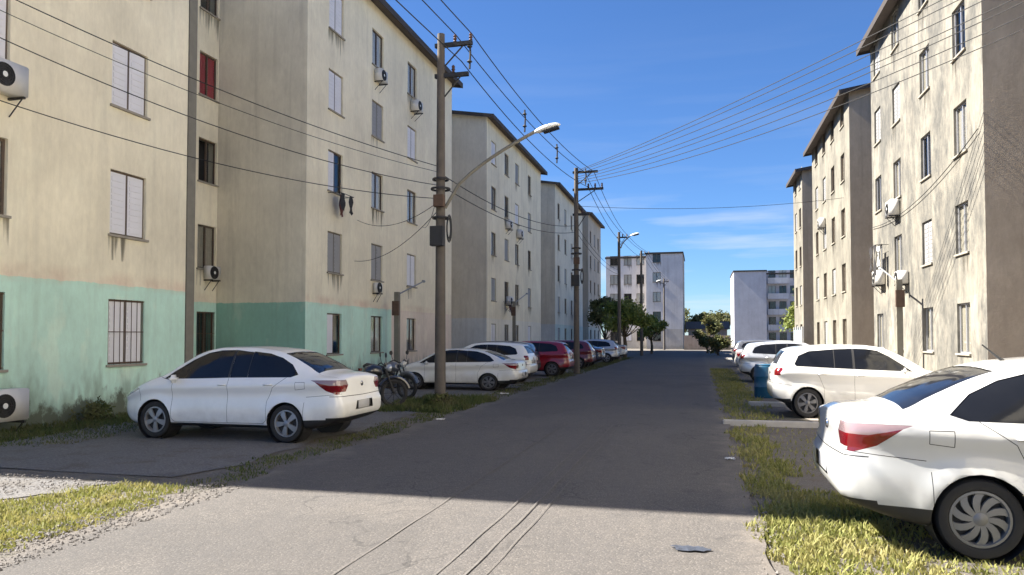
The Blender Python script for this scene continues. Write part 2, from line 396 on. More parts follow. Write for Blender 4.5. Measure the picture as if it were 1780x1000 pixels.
# kerb strips and slab on the right verge
def slabbox(name, x0, x1, y0, y1, z1, label, cat='kerb', group=None):
    bm = bmesh.new(); bmesh.ops.create_cube(bm, size=1)
    for v in bm.verts: v.co = Vector(((x0+x1)/2 + v.co.x*(x1-x0), (y0+y1)/2 + v.co.y*(y1-y0), z1/2 - .02 + v.co.z*(z1+.04)))
    bmesh.ops.bevel(bm, geom=bm.edges[:], offset=.015, segments=2, affect='EDGES')
    me = bpy.data.meshes.new(name); bm.to_mesh(me); bm.free(); me.materials.append(M['slab'])
    return tag(obj(name, me), label, cat, group)
slabbox('concrete_kerb', .42, 6.2, 14.62, 14.84, .10, 'narrow pale concrete kerb between the near sedan bay and the white hatchback', group='kerbs across the right verge')
slabbox('concrete_kerb', 1.15, 6.2, 18.9, 19.15, .10, 'short concrete kerb just behind the white hatchback, near the blue drum', group='kerbs across the right verge')

# ------------------------------------------------------------------ buildings
FH = 2.75; WW = 1.04; WB = 1.10; WT = 2.48
def facade(mb, u0, u1, z0, z1, holes, rev=.11, mi=0):
    us = sorted({u0, u1, *[h[0] for h in holes], *[h[1] for h in holes]}); zs = sorted({z0, z1, *[h[2] for h in holes], *[h[3] for h in holes]})
    for a, b in zip(us, us[1:]):
        for c, d in zip(zs, zs[1:]):
            m, n = (a+b)/2, (c+d)/2
            if any(h[0] < m < h[1] and h[2] < n < h[3] for h in holes): continue
            mb.add([(a,0,c),(b,0,c),(b,0,d),(a,0,d)], [(0,1,2,3)], mi)
    for (a,b,c,d) in holes:
        mb.add([(a,0,c),(b,0,c),(b,0,d),(a,0,d),(a,rev,c),(b,rev,c),(b,rev,d),(a,rev,d)], [(0,4,5,1),(1,5,6,2),(2,6,7,3),(3,7,4,0)], mi)

_wm = {}
def win_meshes(w, h):
    k = (round(w,2), round(h,2))
    if k in _wm: return _wm[k]
    d = {}
    mb = MB(); t = .045
    mb.lo(0, w, .07, .115, 0, t); mb.lo(0, w, .07, .115, h-t, h); mb.lo(0, t, .071, .114, t, h-t); mb.lo(w-t, w, .071, .114, t, h-t)
    mb.lo(w/2-.028, w/2+.028, .066, .112, t, h-t)
    d['frame'] = mb
    mb = MB(); mb.lo(t, w/2-.028, .088, .094, t, h-t); d['pane0'] = mb
    mb = MB(); mb.lo(w/2+.028, w-t, .098, .104, t, h-t); d['pane1'] = mb
    mb = MB(); mb.lo(-.05, w+.05, -.055, .068, -.05, -.002); d['sill'] = mb
    mb = MB(); n = 14; vs = []
    for i in range(n+1):
        u = .03 + (w-.06)*i/n; y = .122 + .010*math.sin(i*2.2)
        vs += [(u, y, .02), (u, y, h-.02)]
    mb.add(vs, [(2*i, 2*i+2, 2*i+3, 2*i+1) for i in range(n)]); d['curtain'] = mb
    for s in (0, 1):                                            # closed shutter leaf with shallow slats
        mb = MB(); a = t if s == 0 else w/2+.03; b = w/2-.03 if s == 0 else w-t
        mb.lo(a, b, .058, .084, t, h-t)
        k2 = 9
        for i in range(k2): z = t+.05+(h-2*t-.1)*i/k2; mb.lo(a+.05, b-.05, .046, .058, z, z+.09)
        d['leaf%d' % s] = mb
    mb = MB(); n = 7
    for i in range(n): u = .03+(w-.06)*i/(n-1); mb.lo(u-.005, u+.005, .020, .030, 0, h)
    for i in range(3): z = .03+(h-.06)*i/2; mb.lo(0, w, .014, .0195, z-.008, z+.008)
    d['grille'] = mb
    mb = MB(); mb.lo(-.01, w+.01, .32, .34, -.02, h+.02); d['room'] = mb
    _wm[k] = d; d['_c'] = {}
    return d
def wmesh(w, h, key, mat):
    d = win_meshes(w, h)
    if (key, mat.name) not in d['_c']: d['_c'][(key, mat.name)] = d[key].mesh(key, mat)
    return d['_c'][(key, mat.name)]
def stain_mat():
    t = NT('drip_stain'); tr = t.n('ShaderNodeBsdfTransparent'); t.b.inputs['Roughness'].default_value = .95
    t.b.inputs['Base Color'].default_value = (.075, .065, .05, 1)
    oc = t.n('ShaderNodeTexCoord').outputs['Object']; sp = t.n('ShaderNodeSeparateXYZ'); t.l(oc, sp.inputs[0])
    m = t.n('ShaderNodeMapping'); m.inputs['Scale'].default_value = (9, 1, .5); t.l(oc, m.inputs[0])
    ad = t.n('ShaderNodeVectorMath', operation='ADD'); t.l(m.outputs[0], ad.inputs[0]); oi = t.n('ShaderNodeObjectInfo'); t.l(oi.outputs['Location'], ad.inputs[1])
    nz = t.n('ShaderNodeTexNoise'); nz.inputs['Scale'].default_value = 1.0; nz.inputs['Detail'].default_value = 6; t.l(ad.outputs[0], nz.inputs['Vector'])
    lng = t.math('MULTIPLY_ADD', nz.outputs['Fac'], 2.6, -.85)
    f = t.ramp(t.math('ADD', lng, t.math('MULTIPLY', sp.outputs['Z'], .9)), .0, .55)
    ms = t.n('ShaderNodeMixShader'); t.l(t.math('MULTIPLY', f, .55), ms.inputs[0]); t.l(tr.outputs[0], ms.inputs[1]); t.l(t.b.outputs[0], ms.inputs[2])
    t.l(ms.outputs[0], t.t.nodes['Material Output'].inputs[0]); return t.m
M['stain'] = stain_mat(); _st = {}
def stain_mesh(w, k):
    if (w, k) not in _st:
        mb = MB(); L = (.5, .8, 1.15)[k-1]; a, b = ((-.04, w*.5), (w*.45, w+.05), (-.05, w+.05))[k-1]
        mb.add([(a,-.004,-L-.05),(b,-.004,-L-.05),(b,-.004,-.052),(a,-.004,-.052)], [(0,1,2,3)]); _st[(w, k)] = mb.mesh('drip_stain', M['stain'])
    return _st[(w, k)]
def window(root, u, z, w=WW, h=WT-WB, style='shutter', frame='alu', grille=False, sill=True, y=0, stain=0):
    fr = obj('window', wmesh(w, h, 'frame', M[frame]), root, (u, y, z))
    if style in ('shutter', 'shutter2', 'half'):
        sm = M['shutter2' if style == 'shutter2' else 'shutter']
        obj('shutter', wmesh(w, h, 'leaf0', sm), fr)
        if style != 'half': obj('shutter', wmesh(w, h, 'leaf1', sm), fr)
    if style in ('half', 'curt_w', 'curt_t', 'curt_r', 'dark'):
        if style != 'half': obj('pane', wmesh(w, h, 'pane0', M['glass']), fr)
        obj('pane', wmesh(w, h, 'pane1', M['glass']), fr)
        if style.startswith('curt'): obj('curtain', wmesh(w, h, 'curtain', M[style]), fr)
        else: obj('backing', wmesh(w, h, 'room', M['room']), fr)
    if style == 'open':
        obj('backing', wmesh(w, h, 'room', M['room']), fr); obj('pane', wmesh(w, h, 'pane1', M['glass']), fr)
    if sill: obj('sill', wmesh(w, h, 'sill', M['sill']), fr)
    if stain: obj('drip_stain', stain_mesh(w, stain), fr)
    if grille: obj('grille', wmesh(w, h, 'grille', M['rust']), fr)
    return fr

def block(name, label, loc, rz, length, depth, cols, wall, end, styles, He=14.45, z0=0., floors=5, frame='alu', rise=.95, over=.45,
          ww=WW, grilles=(), ends=(True, True), sills=True, cat='building', group=None, fh=FH, roof=True):
    root = thing(name, label, cat, loc, rz, group)
    holes = []; i = 0
    for k in range(floors):
        for j, u in enumerate(cols):
            holes.append((u, u+ww, z0+WB+fh*k, z0+WT+fh*k))
    mb = MB(); facade(mb, 0, length, 0, He, holes); mb.build('wall', wall, root)
    for side in (0, 1):
        if not ends[side]: continue
        u = 0 if side == 0 else length
        mb = MB(); vs = [(u,0,0),(u,depth,0),(u,depth,He),(u,depth/2,He+rise),(u,0,He)]
        mb.add(vs, [(4,3,2,1,0) if side == 0 else (0,1,2,3,4)]); mb.build('end_wall', end, root)
    mb = MB(); mb.add([(0,depth,0),(length,depth,0),(length,depth,He),(0,depth,He)], [(3,2,1,0)]); mb.build('rear_wall', wall, root)
    for k in range(floors):
        for j, u in enumerate(cols):
            st = styles(k, j)
            window(root, u, z0+WB+fh*k, ww, WT-WB, st, frame, (k, j) in grilles, sills, 0, 0 if k == 0 or group == 'nostain' else random.choice((0, 1, 2, 3)))
    if roof:
        t = .07; sl = rise/(depth/2); zb = He - sl*over
        mb = MB()
        for sgn in (0, 1):
            ya, yb = (-over, depth/2) if sgn == 0 else (depth+over, depth/2)
            za, zbb = zb + .03, He + rise + .03
            vs = [(-over*.7,ya,za),(length+over*.7,ya,za),(length+over*.7,yb,zbb),(-over*.7,yb,zbb)]
            vs += [(x,y,z+t) for x,y,z in vs]
            f = [(0,3,2,1),(4,5,6,7),(0,1,5,4),(1,2,6,5),(3,0,4,7)]
            mb.add(vs, f if sgn == 0 else [tuple(reversed(q)) for q in f])
        rf = mb.build('roof', M['roof'], root)
        mb = MB(); mb.lo(-over*.7, length+over*.7, -over-.035, -over-.002, zb-.12, zb+.13); mb.build('fascia', M['fascia'], rf)
        for u in (-over*.7-.03, length+over*.7+.002):
            mb = MB(); a = [(u,-over,zb-.10),(u,depth/2,He+rise-.10),(u,depth+over,zb-.10),(u,depth+over,zb+.11),(u,depth/2,He+rise+.11),(u,-over,zb+.11)]
            b = [(x+.028,y,z) for x,y,z in a]
            mb.add(a+b, [(0,1,4,5),(1,2,3,4),(7,6,11,10),(8,7,10,9),(0,6,7,1),(1,7,8,2),(5,4,10,11),(4,3,9,10),(0,5,11,6),(2,8,9,3)])
            mb.build('fascia', M['fascia'], rf, recalc=True)
    return root
LX = -12.0
def left(x0=0): return R(90)
def pick(opts, seed):
    r = random.Random(seed); tab = {}
    def f(k, j):
        if (k, j) not in tab: tab[(k, j)] = r.choice(opts)
        return tab[(k, j)]
    return f
def styled(d, default):
    return lambda k, j: d.get((k, j), default(k, j))

# block A: front wing next to the camera
A0 = 7.22
stA = styled({(0,1):'shutter', (1,1):'shutter', (2,1):'shutter', (3,1):'shutter', (0,0):'dark', (1,0):'curt_w', (2,0):'shutter'}, pick(['shutter','curt_w'], 3))
blkA = block('apartment_block', 'nearest left apartment block, beige above and mint green ground floor', (LX, A0, 0), R(90), 15.3-A0, 12, [9.5-A0, 12.92-A0], M['wallA'], M['endA'], stA,
             frame='dframe', grilles=((0,0),(0,1)))
mb = MB(); mb.lo(15.3-A0+.02, 15.3-A0+.30, -.02, .30, 0, 14.4); mb.build('corner_duct', M['conc_dark'], blkA)
# recessed stair bay between A and B; top raised unseen to shade the road
stS = lambda k, j: {0:'dark', 1:'curt_t', 2:'open', 3:'curt_r', 4:'dark'}[k]
blkS = block('stair_bay', 'recessed narrow stair bay between the two mint green left blocks', (LX-3.2, 15.3, 0), R(90), 5.58, 8, [4.62], M['wallA'], M['endA'], stS,
             ww=.9, frame='dframe', grilles=((0,0),), He=17.6, over=.2)
stB = styled({(2,0):'half', (2,1):'curt_w', (2,2):'curt_w', (0,2):'curt_t', (0,0):'half', (1,0):'shutter2', (1,1):'shutter2', (1,2):'shutter'}, pick(['shutter','shutter2','shutter','curt_w'], 11))
blkB = block('apartment_block', 'second left apartment block behind the white sedan, beige with green and pinkish ground floor', (LX, 20.9, 0), R(90), 35.0-20.9, 12,
             [22.3-20.9, 25.68-20.9, 29.2-20.9], M['wallA'], M['endA'], stB, frame='dframe')
cC = [42.3, 45.4, 48.2, 52.0]
blkC = block('apartment_block', 'third left apartment block with a grey gable end behind the near utility pole', (LX, 41.3, 0), R(90), 15.2, 12, [c-41.3 for c in cC], M['wallC'], M['wallCend'],
             pick(['shutter2','curt_t','curt_w','dark','shutter'], 5), frame='dframe', He=14.6)
blkD = block('apartment_block', 'fourth left apartment block, grey cream, beside the second utility pole', (LX, 62.4, 0), R(90), 15.4, 12, [1.2, 4.6, 8.0, 12], M['wallD'], M['wallCend'],
             pick(['shutter2','curt_t','dark','curt_w'], 6), frame='dframe', He=14.9)
blkE = block('apartment_block', 'farthest left apartment block of the row, brownish, above the round tree', (LX+.3, 80.0, 0), R(90), 10.5, 12, [1.2, 4.5, 7.6], M['wallE'], M['wallE'],
             pick(['curt_t','dark','shutter2'], 8), frame='dframe', He=15.2)
# unseen links added between the left blocks to block sun strips on the road
for i, (a, b) in enumerate(((35.0, 41.3), (56.5, 62.4), (77.8, 80.0))):
    block('stair_bay', ['recessed stair bay between the second and third left blocks', 'recessed stair bay between the third and fourth left blocks', 'recessed stair bay between the fourth and last left blocks'][i],
          (LX-2.6, a+.01, 0), R(90), b-a-.02, 6, [(b-a)/2-.5], M['wallC'], M['wallC'], pick(['dark','curt_t'], i), He=16.9, over=.2, frame='dframe')
# right row
RX = 7.0
def rcols(y1, ys, w=WW): return [y1 - y - w for y in ys]
stR = pick(['shutter2','curt_t','shutter2','curt_t','dark','curt_t'], 21)
blkR1 = block('apartment_block', 'nearest right apartment block, sunlit weathered cream render with a brown gable end', (RX, 33.3, 0), R(-90), 12.4, 12, rcols(33.3, [22.1, 25.3, 28.8, 31.7]), M['wallR'], M['endR'],
              stR, He=13.75, z0=.13, frame='alu')
blkR2 = block('apartment_block', 'second right apartment block, sunlit, seen past the brown shaded gable', (RX, 49.9, 0), R(-90), 12.0, 12, rcols(49.9, [39.2, 42.0, 44.8, 47.6]), M['wallR2'], M['endR'],
              pick(['shutter2','curt_t','curt_t','dark'], 22), He=13.4, z0=.1, frame='dframe')
blkR3 = block('apartment_block', 'farthest right apartment block of the row, a narrow sunlit strip', (RX, 59.6, 0), R(-90), 5.0, 12, rcols(59.6, [55.3, 57.6]), M['wallR2'], M['endR'],
              pick(['shutter2','dark'], 23), He=13.3, z0=.1, frame='dframe')
M['wallP'] = wall_mat('pale_cream_render', (.82, .76, .62), [(0, (.82, .76, .64))], gstr=.12, mold=.3)
block('apartment_block', 'pale cream right block just outside the right edge of view', (RX, 15.4, 0), R(-90), 12.2, 12, rcols(15.4, [4.6, 7.6, 10.6, 13.6]), M['wallP'], M['endR'], pick(['shutter','curt_w'], 24), He=13.75, z0=.13, frame='wframe')  # unseen pale blocks added to bounce warm sun onto the left walls
block('apartment_block', 'pale cream right block behind the viewer', (RX, -2.2, 0), R(-90), 12.2, 12, rcols(-2.2, [-13.2, -10.2, -7.2, -4.2]), M['wallP'], M['endR'], pick(['shutter','curt_w'], 25), He=13.75, z0=.13, frame='wframe')
# far blocks closing the street
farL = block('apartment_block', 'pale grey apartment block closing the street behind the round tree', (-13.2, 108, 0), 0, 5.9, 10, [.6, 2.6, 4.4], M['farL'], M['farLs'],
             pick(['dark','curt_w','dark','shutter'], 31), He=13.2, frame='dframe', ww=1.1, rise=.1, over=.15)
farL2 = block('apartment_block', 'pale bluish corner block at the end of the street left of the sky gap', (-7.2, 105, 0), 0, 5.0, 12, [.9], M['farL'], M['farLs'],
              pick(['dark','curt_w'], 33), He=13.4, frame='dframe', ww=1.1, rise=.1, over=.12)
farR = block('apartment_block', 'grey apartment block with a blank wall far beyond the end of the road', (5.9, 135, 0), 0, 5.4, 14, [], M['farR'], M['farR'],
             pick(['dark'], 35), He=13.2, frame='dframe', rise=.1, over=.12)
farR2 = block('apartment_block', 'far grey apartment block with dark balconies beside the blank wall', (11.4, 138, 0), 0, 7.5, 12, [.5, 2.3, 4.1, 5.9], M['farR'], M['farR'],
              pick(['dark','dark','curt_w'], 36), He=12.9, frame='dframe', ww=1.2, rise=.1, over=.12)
for k in range(1, 5):
    mb = MB(); mb.lo(.3, 3.8, -.9, -.01, FH*k+.05, FH*k+.2)
    bl = mb.build('balcony', M['farR'], farR2)
    mb = MB(); mb.lo(.3, 3.8, -.9, -.84, FH*k+.2, FH*k+1.1); mb.build('parapet', M['farL'], bl)

# rain-stain ledges and the small recessed strip under windows on the right block
# ------------------------------------------------------------------ cars
def smooth_interp(pts, x):
    xs = np.array([p[0] for p in pts]); ys = np.array([p[1] for p in pts])
    d = np.diff(ys) / np.diff(xs); m = np.zeros(len(xs)); m[0] = d[0]; m[-1] = d[-1]
    for i in range(1, len(xs)-1):
        m[i] = 0 if d[i-1]*d[i] <= 0 else 2/(1/d[i-1] + 1/d[i])
    i = int(np.clip(np.searchsorted(xs, x) - 1, 0, len(xs)-2)); h = xs[i+1]-xs[i]; t = min(max((x-xs[i])/h, 0), 1)
    return float((2*t**3-3*t**2+1)*ys[i] + (t**3-2*t**2+t)*h*m[i] + (-2*t**3+3*t**2)*ys[i+1] + (t**3-t**2)*h*m[i+1])
def cr_spline(P, segs):
    out = [P[0]]
    for i in range(len(P)-1):
        p0 = P[max(i-1,0)]; p1 = P[i]; p2 = P[i+1]; p3 = P[min(i+2,len(P)-1)]
        d01 = max(1e-4, math.dist(p0,p1))**.5; d12 = max(1e-4, math.dist(p1,p2))**.5; d23 = max(1e-4, math.dist(p2,p3))**.5
        for k in range(1, segs[i]+1):
            u = k/segs[i]
            m1 = [(p2[a]-p1[a]) + d12*((p1[a]-p0[a])/d01 - (p2[a]-p0[a])/(d01+d12)) if i > 0 else (p2[a]-p1[a]) for a in (0,1)]
            m2 = [(p2[a]-p1[a]) + d12*((p3[a]-p2[a])/d23 - (p3[a]-p1[a])/(d12+d23)) if i < len(P)-2 else (p2[a]-p1[a]) for a in (0,1)]
            out.append(tuple((2*u**3-3*u**2+1)*p1[a]+(u**3-2*u**2+u)*m1[a]+(-2*u**3+3*u**2)*p2[a]+(u**3-u**2)*m2[a] for a in (0,1)))
    return out
def in_poly(p, poly):
    x, y = p; c = False; n = len(poly)
    for i in range(n):
        x1, y1 = poly[i]; x2, y2 = poly[(i+1) % n]
        if (y1 > y) != (y2 > y) and x < (x2-x1)*(y-y1)/(y2-y1)+x1: c = not c
    return c
AX = {'xz': (0, 2), 'xy': (0, 1), 'yz': (1, 2)}
def cut_poly(bm, poly, ax, filt):
    a, b = AX[ax]; n = len(poly)
    for i in range(n):
        p, q = poly[i], poly[(i+1) % n]
        d = (q[0]-p[0], q[1]-p[1]); L = math.hypot(*d)
        if L < 1e-6: continue
        no = Vector((0,0,0)); no[a] = -d[1]/L; no[b] = d[0]/L
        co = Vector((0,0,0)); co[a] = p[0]; co[b] = p[1]
        lo = (min(p[0],q[0])-1e-3, min(p[1],q[1])-1e-3); hi = (max(p[0],q[0])+1e-3, max(p[1],q[1])+1e-3)
        fs = []
        for f in bm.faces:
            c = f.calc_center_median()
            if not filt(c, f.normal): continue
            va = [v.co[a] for v in f.verts]; vb = [v.co[b] for v in f.verts]
            if max(va) < lo[0] or min(va) > hi[0] or max(vb) < lo[1] or min(vb) > hi[1]: continue
            fs.append(f)
        if not fs: continue
        geom = list({*fs, *[e for f in fs for e in f.edges], *[v for f in fs for v in f.verts]})
        bmesh.ops.bisect_plane(bm, geom=geom, plane_co=co, plane_no=no, dist=1e-5)
        bm.normal_update()
def strip(pts, w):
    """list of thin quads along a polyline"""
    out = []
    for p, q in zip(pts, pts[1:]):
        d = (q[0]-p[0], q[1]-p[1]); L = math.hypot(*d); n = (-d[1]/L*w/2, d[0]/L*w/2)
        out.append([(p[0]+n[0],p[1]+n[1]),(q[0]+n[0],q[1]+n[1]),(q[0]-n[0],q[1]-n[1]),(p[0]-n[0],p[1]-n[1])])
    return out
def circle(cx, cz, r, n=28): return [(cx+r*math.cos(2*math.pi*i/n), cz+r*math.sin(2*math.pi*i/n)) for i in range(n)]

def car_meshes(S):
    L = S['L']
    st = sorted({*[0,.006,.018,.035,.06,.09,.13,.18], *[L-v for v in (0,.008,.025,.05,.09,.14,.2,.27)], *np.linspace(.24, L-.34, 62).tolist()})
    segs = [2,2,4,4,3,2,8,4,4]; rings = []
    for x in st:
        g = {k: smooth_interp(S[k], x) for k in ('zt','zs','ws','wr','zb')}
        zt = g['zt']; zs = min(g['zs'], zt - .03); ws = g['ws']; wr = min(g['wr'], ws*.93); zb = g['zb']
        crown = .045 if zt > 1.2 else .05
        zr = max(zt - crown, zs + .01)
        zm = zb + (zs-zb)*.48
        P = [(0,zb),(ws*.82,zb),(ws*.955,zb+.05),(ws*.995,zb+(zs-zb)*.36),(ws*.968,zb+(zs-zb)*.70),(ws*1.0,zs-.085),(ws*.958,zs-.005),(wr,zr),(wr*.62,zt-.012),(0,zt)]
        r = cr_spline(P, segs)
        for e0, rad, k in ((x, .11, S.get('kr', .07)), (L-x, .3, .13)):
            if e0 < rad:
                s = 1 - k*(1-math.sqrt(max(0, 1-(1-e0/rad)**2)))
                zc = .62; r = [(y*s, zc+(z-zc)*s) for y, z in r]
        rings.append([(x, y, z) for y, z in r])
    n = len(rings[0]); verts = [p for r in rings for p in r]
    faces = [(i*n+k, (i+1)*n+k, (i+1)*n+k+1, i*n+k+1) for i in range(len(rings)-1) for k in range(n-1)]
    for end in (0, 1):
        ring = rings[0] if end == 0 else rings[-1]; base = 0 if end == 0 else (len(rings)-1)*n
        prev = [base+k for k in range(n)]; zc = .66 if end == 0 else .5; m = 8
        for j in range(1, m):
            s = 1 - j/m; bul = (.03 if end == 0 else .05)*(1-s*s)
            cur = []
            for (x,y,z) in ring: verts.append((x + (-bul if end == 0 else bul), y*s, zc+(z-zc)*s)); cur.append(len(verts)-1)
            for k in range(n-1):
                q = (prev[k], prev[k+1], cur[k+1], cur[k]); faces.append(q if end == 0 else tuple(reversed(q)))
            prev = cur
        verts.append((ring[0][0] + (-.032 if end == 0 else .052), 0, zc)); c = len(verts)-1
        for k in range(n-1): q = (prev[k], prev[k+1], c); faces.append(q if end == 0 else tuple(reversed(q)))
    # shape the ends and the wheel-arch flares
    out = []
    for (x,y,z) in verts:
        if x < .6:
            x += smooth_interp(S['rear'], z) * max(0, 1-max(x,0)/.6)**1.3
        if x > L-.7: x -= smooth_interp(S['front'], z) * max(0, 1-(L-x)/.7)**1.2
        for axx in S['axles']:
            d = math.hypot(x-axx, z-.30)
            if .22 < d < .55 and y > .6 and z < .85: y += .022*math.exp(-((d-.36)/.07)**2)
        out.append((x,y,z))
    me = bpy.data.meshes.new('tmp'); me.from_pydata(out, [], faces); bm = bmesh.new(); bm.from_mesh(me); bpy.data.meshes.remove(me)
    bmesh.ops.remove_doubles(bm, verts=bm.verts[:], dist=1e-5)
    bm.normal_update()
    if sum(f.normal.y*f.calc_center_median().y for f in bm.faces) < 0: bmesh.ops.reverse_faces(bm, faces=bm.faces[:])
    bm.normal_update()
    side = lambda c, nn: c.y > .38 and abs(nn.y) > .12
    top = lambda c, nn: nn.z > .12
    rear = lambda c, nn: c.x < .5 and nn.x < -.25
    front = lambda c, nn: c.x > L-.75 and nn.x > .2
    FL = {'side': side, 'top': top, 'rear': rear, 'front': front, 'rearside': lambda c, nn: c.x < .62 and c.y > .3 and nn.y > .2 and nn.x > -.8,}
    regs = []
    for axx in S['axles']: regs.append(('HOLE', 'xz', circle(axx, .30, S['arch']), side, 0))
    for r in S['regions']: regs.append((r[0], r[1], r[2], FL[r[3]], r[4]))
    for pl in S['seams']:
        for q in strip(pl, .006): regs.append(('SEAM', 'xz', q, side, .004))
    for pl in S.get('top_seams', []):
        for q in strip(pl, .006): regs.append(('SEAM', 'xy', q, top, .004))
    for pl in S.get('rear_seams', []):
        for q in strip(pl, .01): regs.append(('SEAM', 'yz', q, rear, .004))
    doors = [('door', 'xz', d, side, 0) for d in S['doors']]
    for r in regs + doors: cut_poly(bm, r[2], r[1], r[3])
    bm.normal_update()
    bm.verts.index_update(); bm.faces.index_update()
    vn = [v.normal.copy() for v in bm.verts]; vc = [v.co.copy() for v in bm.verts]
    groups = {}
    for f in bm.faces:
        c = f.calc_center_median(); nm = 'body'; ins = 0; idx = 0; seam = False
        for ri, (name, ax, poly, flt, inset) in enumerate(regs):
            a, b = AX[ax]
            if flt(c, f.normal) and in_poly((c[a], c[b]), poly):
                if name == 'SEAM': seam = True; break
                nm, ins, idx = name, inset, ri; break
        if nm == 'HOLE': continue
        if nm == 'body' :
            for di, (name, ax, poly, flt, inset) in enumerate(doors):
                if flt(c, f.normal) and in_poly((c.x, c.z), poly): nm = 'door'; idx = di; break
        groups.setdefault((nm, idx if nm in S['split'] or nm == 'door' else 0, ins), []).append((tuple(v.index for v in f.verts), seam))
    bm.free()
    for key in [k for k in groups if k[0] in S['split']]:        # keep one connected piece per lens or pane
        fl = groups[key]; owner = {}; par = list(range(len(fl)))
        def find(i):
            while par[i] != i: par[i] = par[par[i]]; i = par[i]
            return i
        for i, (f, _) in enumerate(fl):
            for v in f:
                if v in owner: par[find(i)] = find(owner[v])
                else: owner[v] = i
        comps = {}
        for i in range(len(fl)): comps.setdefault(find(i), []).append(fl[i])
        big = max(comps.values(), key=len); groups[key] = big
        for c in comps.values():
            if c is not big: groups.setdefault(('body', 0, 0), []).extend(c)
    parts = []
    SIDED = S['split'] | {'door'}
    for (nm, idx, ins), fl in groups.items():
        for sides in ([(1,), (-1,)] if nm in SIDED else [(1, -1)]):
            vs = []; ns = []; fs = []; mis = []
            for sg in sides:
                mp = {}
                for f, seam in fl:
                    t = []
                    for vi in f:
                        if vi not in mp:
                            co = vc[vi] - vn[vi]*ins; no = vn[vi].copy()
                            if abs(vc[vi].y) < 1e-4: no.y = 0; no.normalize() if no.length > 1e-6 else None
                            co.y *= sg; no.y *= sg; mp[vi] = len(vs); vs.append(co); ns.append(no)
                        t.append(mp[vi])
                    fs.append(tuple(t) if sg == 1 else tuple(reversed(t))); mis.append(1 if seam else 0)
            me = bpy.data.meshes.new(nm); me.from_pydata(vs, [], fs); me.update()
            me.polygons.foreach_set('use_smooth', [True]*len(fs)); 
            me.materials.append(M[S['mats'].get(nm, 'p_white')]); me.materials.append(M['plastic'])
            me.polygons.foreach_set('material_index', mis)
            if len(me.vertices) == len(ns): me.normals_split_custom_set_from_vertices([tuple(v) for v in ns])
            parts.append((nm, idx, sides[0] if len(sides) == 1 else 0, me))
    return parts

def wheel_meshes(r=.30, w=.19, spokes=10, twist=.35, rimmat='rim', key='w'):
    mb = MB()
    ri = r*.70
    prof = [(ri, -w*.36), (ri+.012, -w*.46), (r*.86, -w*.5), (r*.95, -w*.46), (r*.99, -w*.34), (r, -w*.15), (r, w*.15), (r*.99, w*.34), (r*.95, w*.46), (r*.86, w*.5), (ri+.012, w*.46), (ri, w*.36)]
    mb.lathe(prof, 36, 'Y'); tyre = mb.mesh('tyre', M['rubber'], True)
    mb = MB(); rr = ri+.002
    mb.lathe([(rr, w*.36), (rr, w*.42), (rr-.018, w*.43), (rr-.026, w*.34), (rr-.03, -w*.3)], 36, 'Y')
    mb.lathe([(.001, w*.47), (.028, w*.46), (.05, w*.40), (.055, w*.28)], 20, 'Y')
    for i in range(spokes):
        a = 2*math.pi*i/spokes
        st = []
        for k in range(5):
            t = k/4; rad = .045+(rr-.06)*t; an = a+twist*t*t; hw = (.016+.020*t*(1.25-.5*t)) * (10/spokes)**.5; yy = w*(.40-.05*t + .03*math.sin(t*3))
            c = Vector((math.cos(an)*rad, 0, math.sin(an)*rad)); p = Vector((-math.sin(an), 0, math.cos(an)))
            st.append((c+p*hw+Vector((0,yy,0)), c-p*hw+Vector((0,yy,0)), c-p*hw*1.1+Vector((0,yy-.02,0)), c+p*hw*1.1+Vector((0,yy-.02,0))))
        vs = [v for q in st for v in q]
        fs = [(4*k+j, 4*k+(j+1)%4, 4*k+4+(j+1)%4, 4*k+4+j) for k in range(4) for j in range(4)]
        mb.add(vs, fs)
    rim = mb.mesh('rim', M[rimmat], True, recalc=True)
    mb = MB(); mb.lathe([(.001, w*.12), (rr-.028, w*.12), (rr-.028, -w*.3)], 24, 'Y'); mb.lathe([(.001, w*.2),(.09, w*.2),(.09,w*.1)], 20, 'Y')
    disc = mb.mesh('brake_disc', M['plastic'], True)
    return tyre, rim, disc

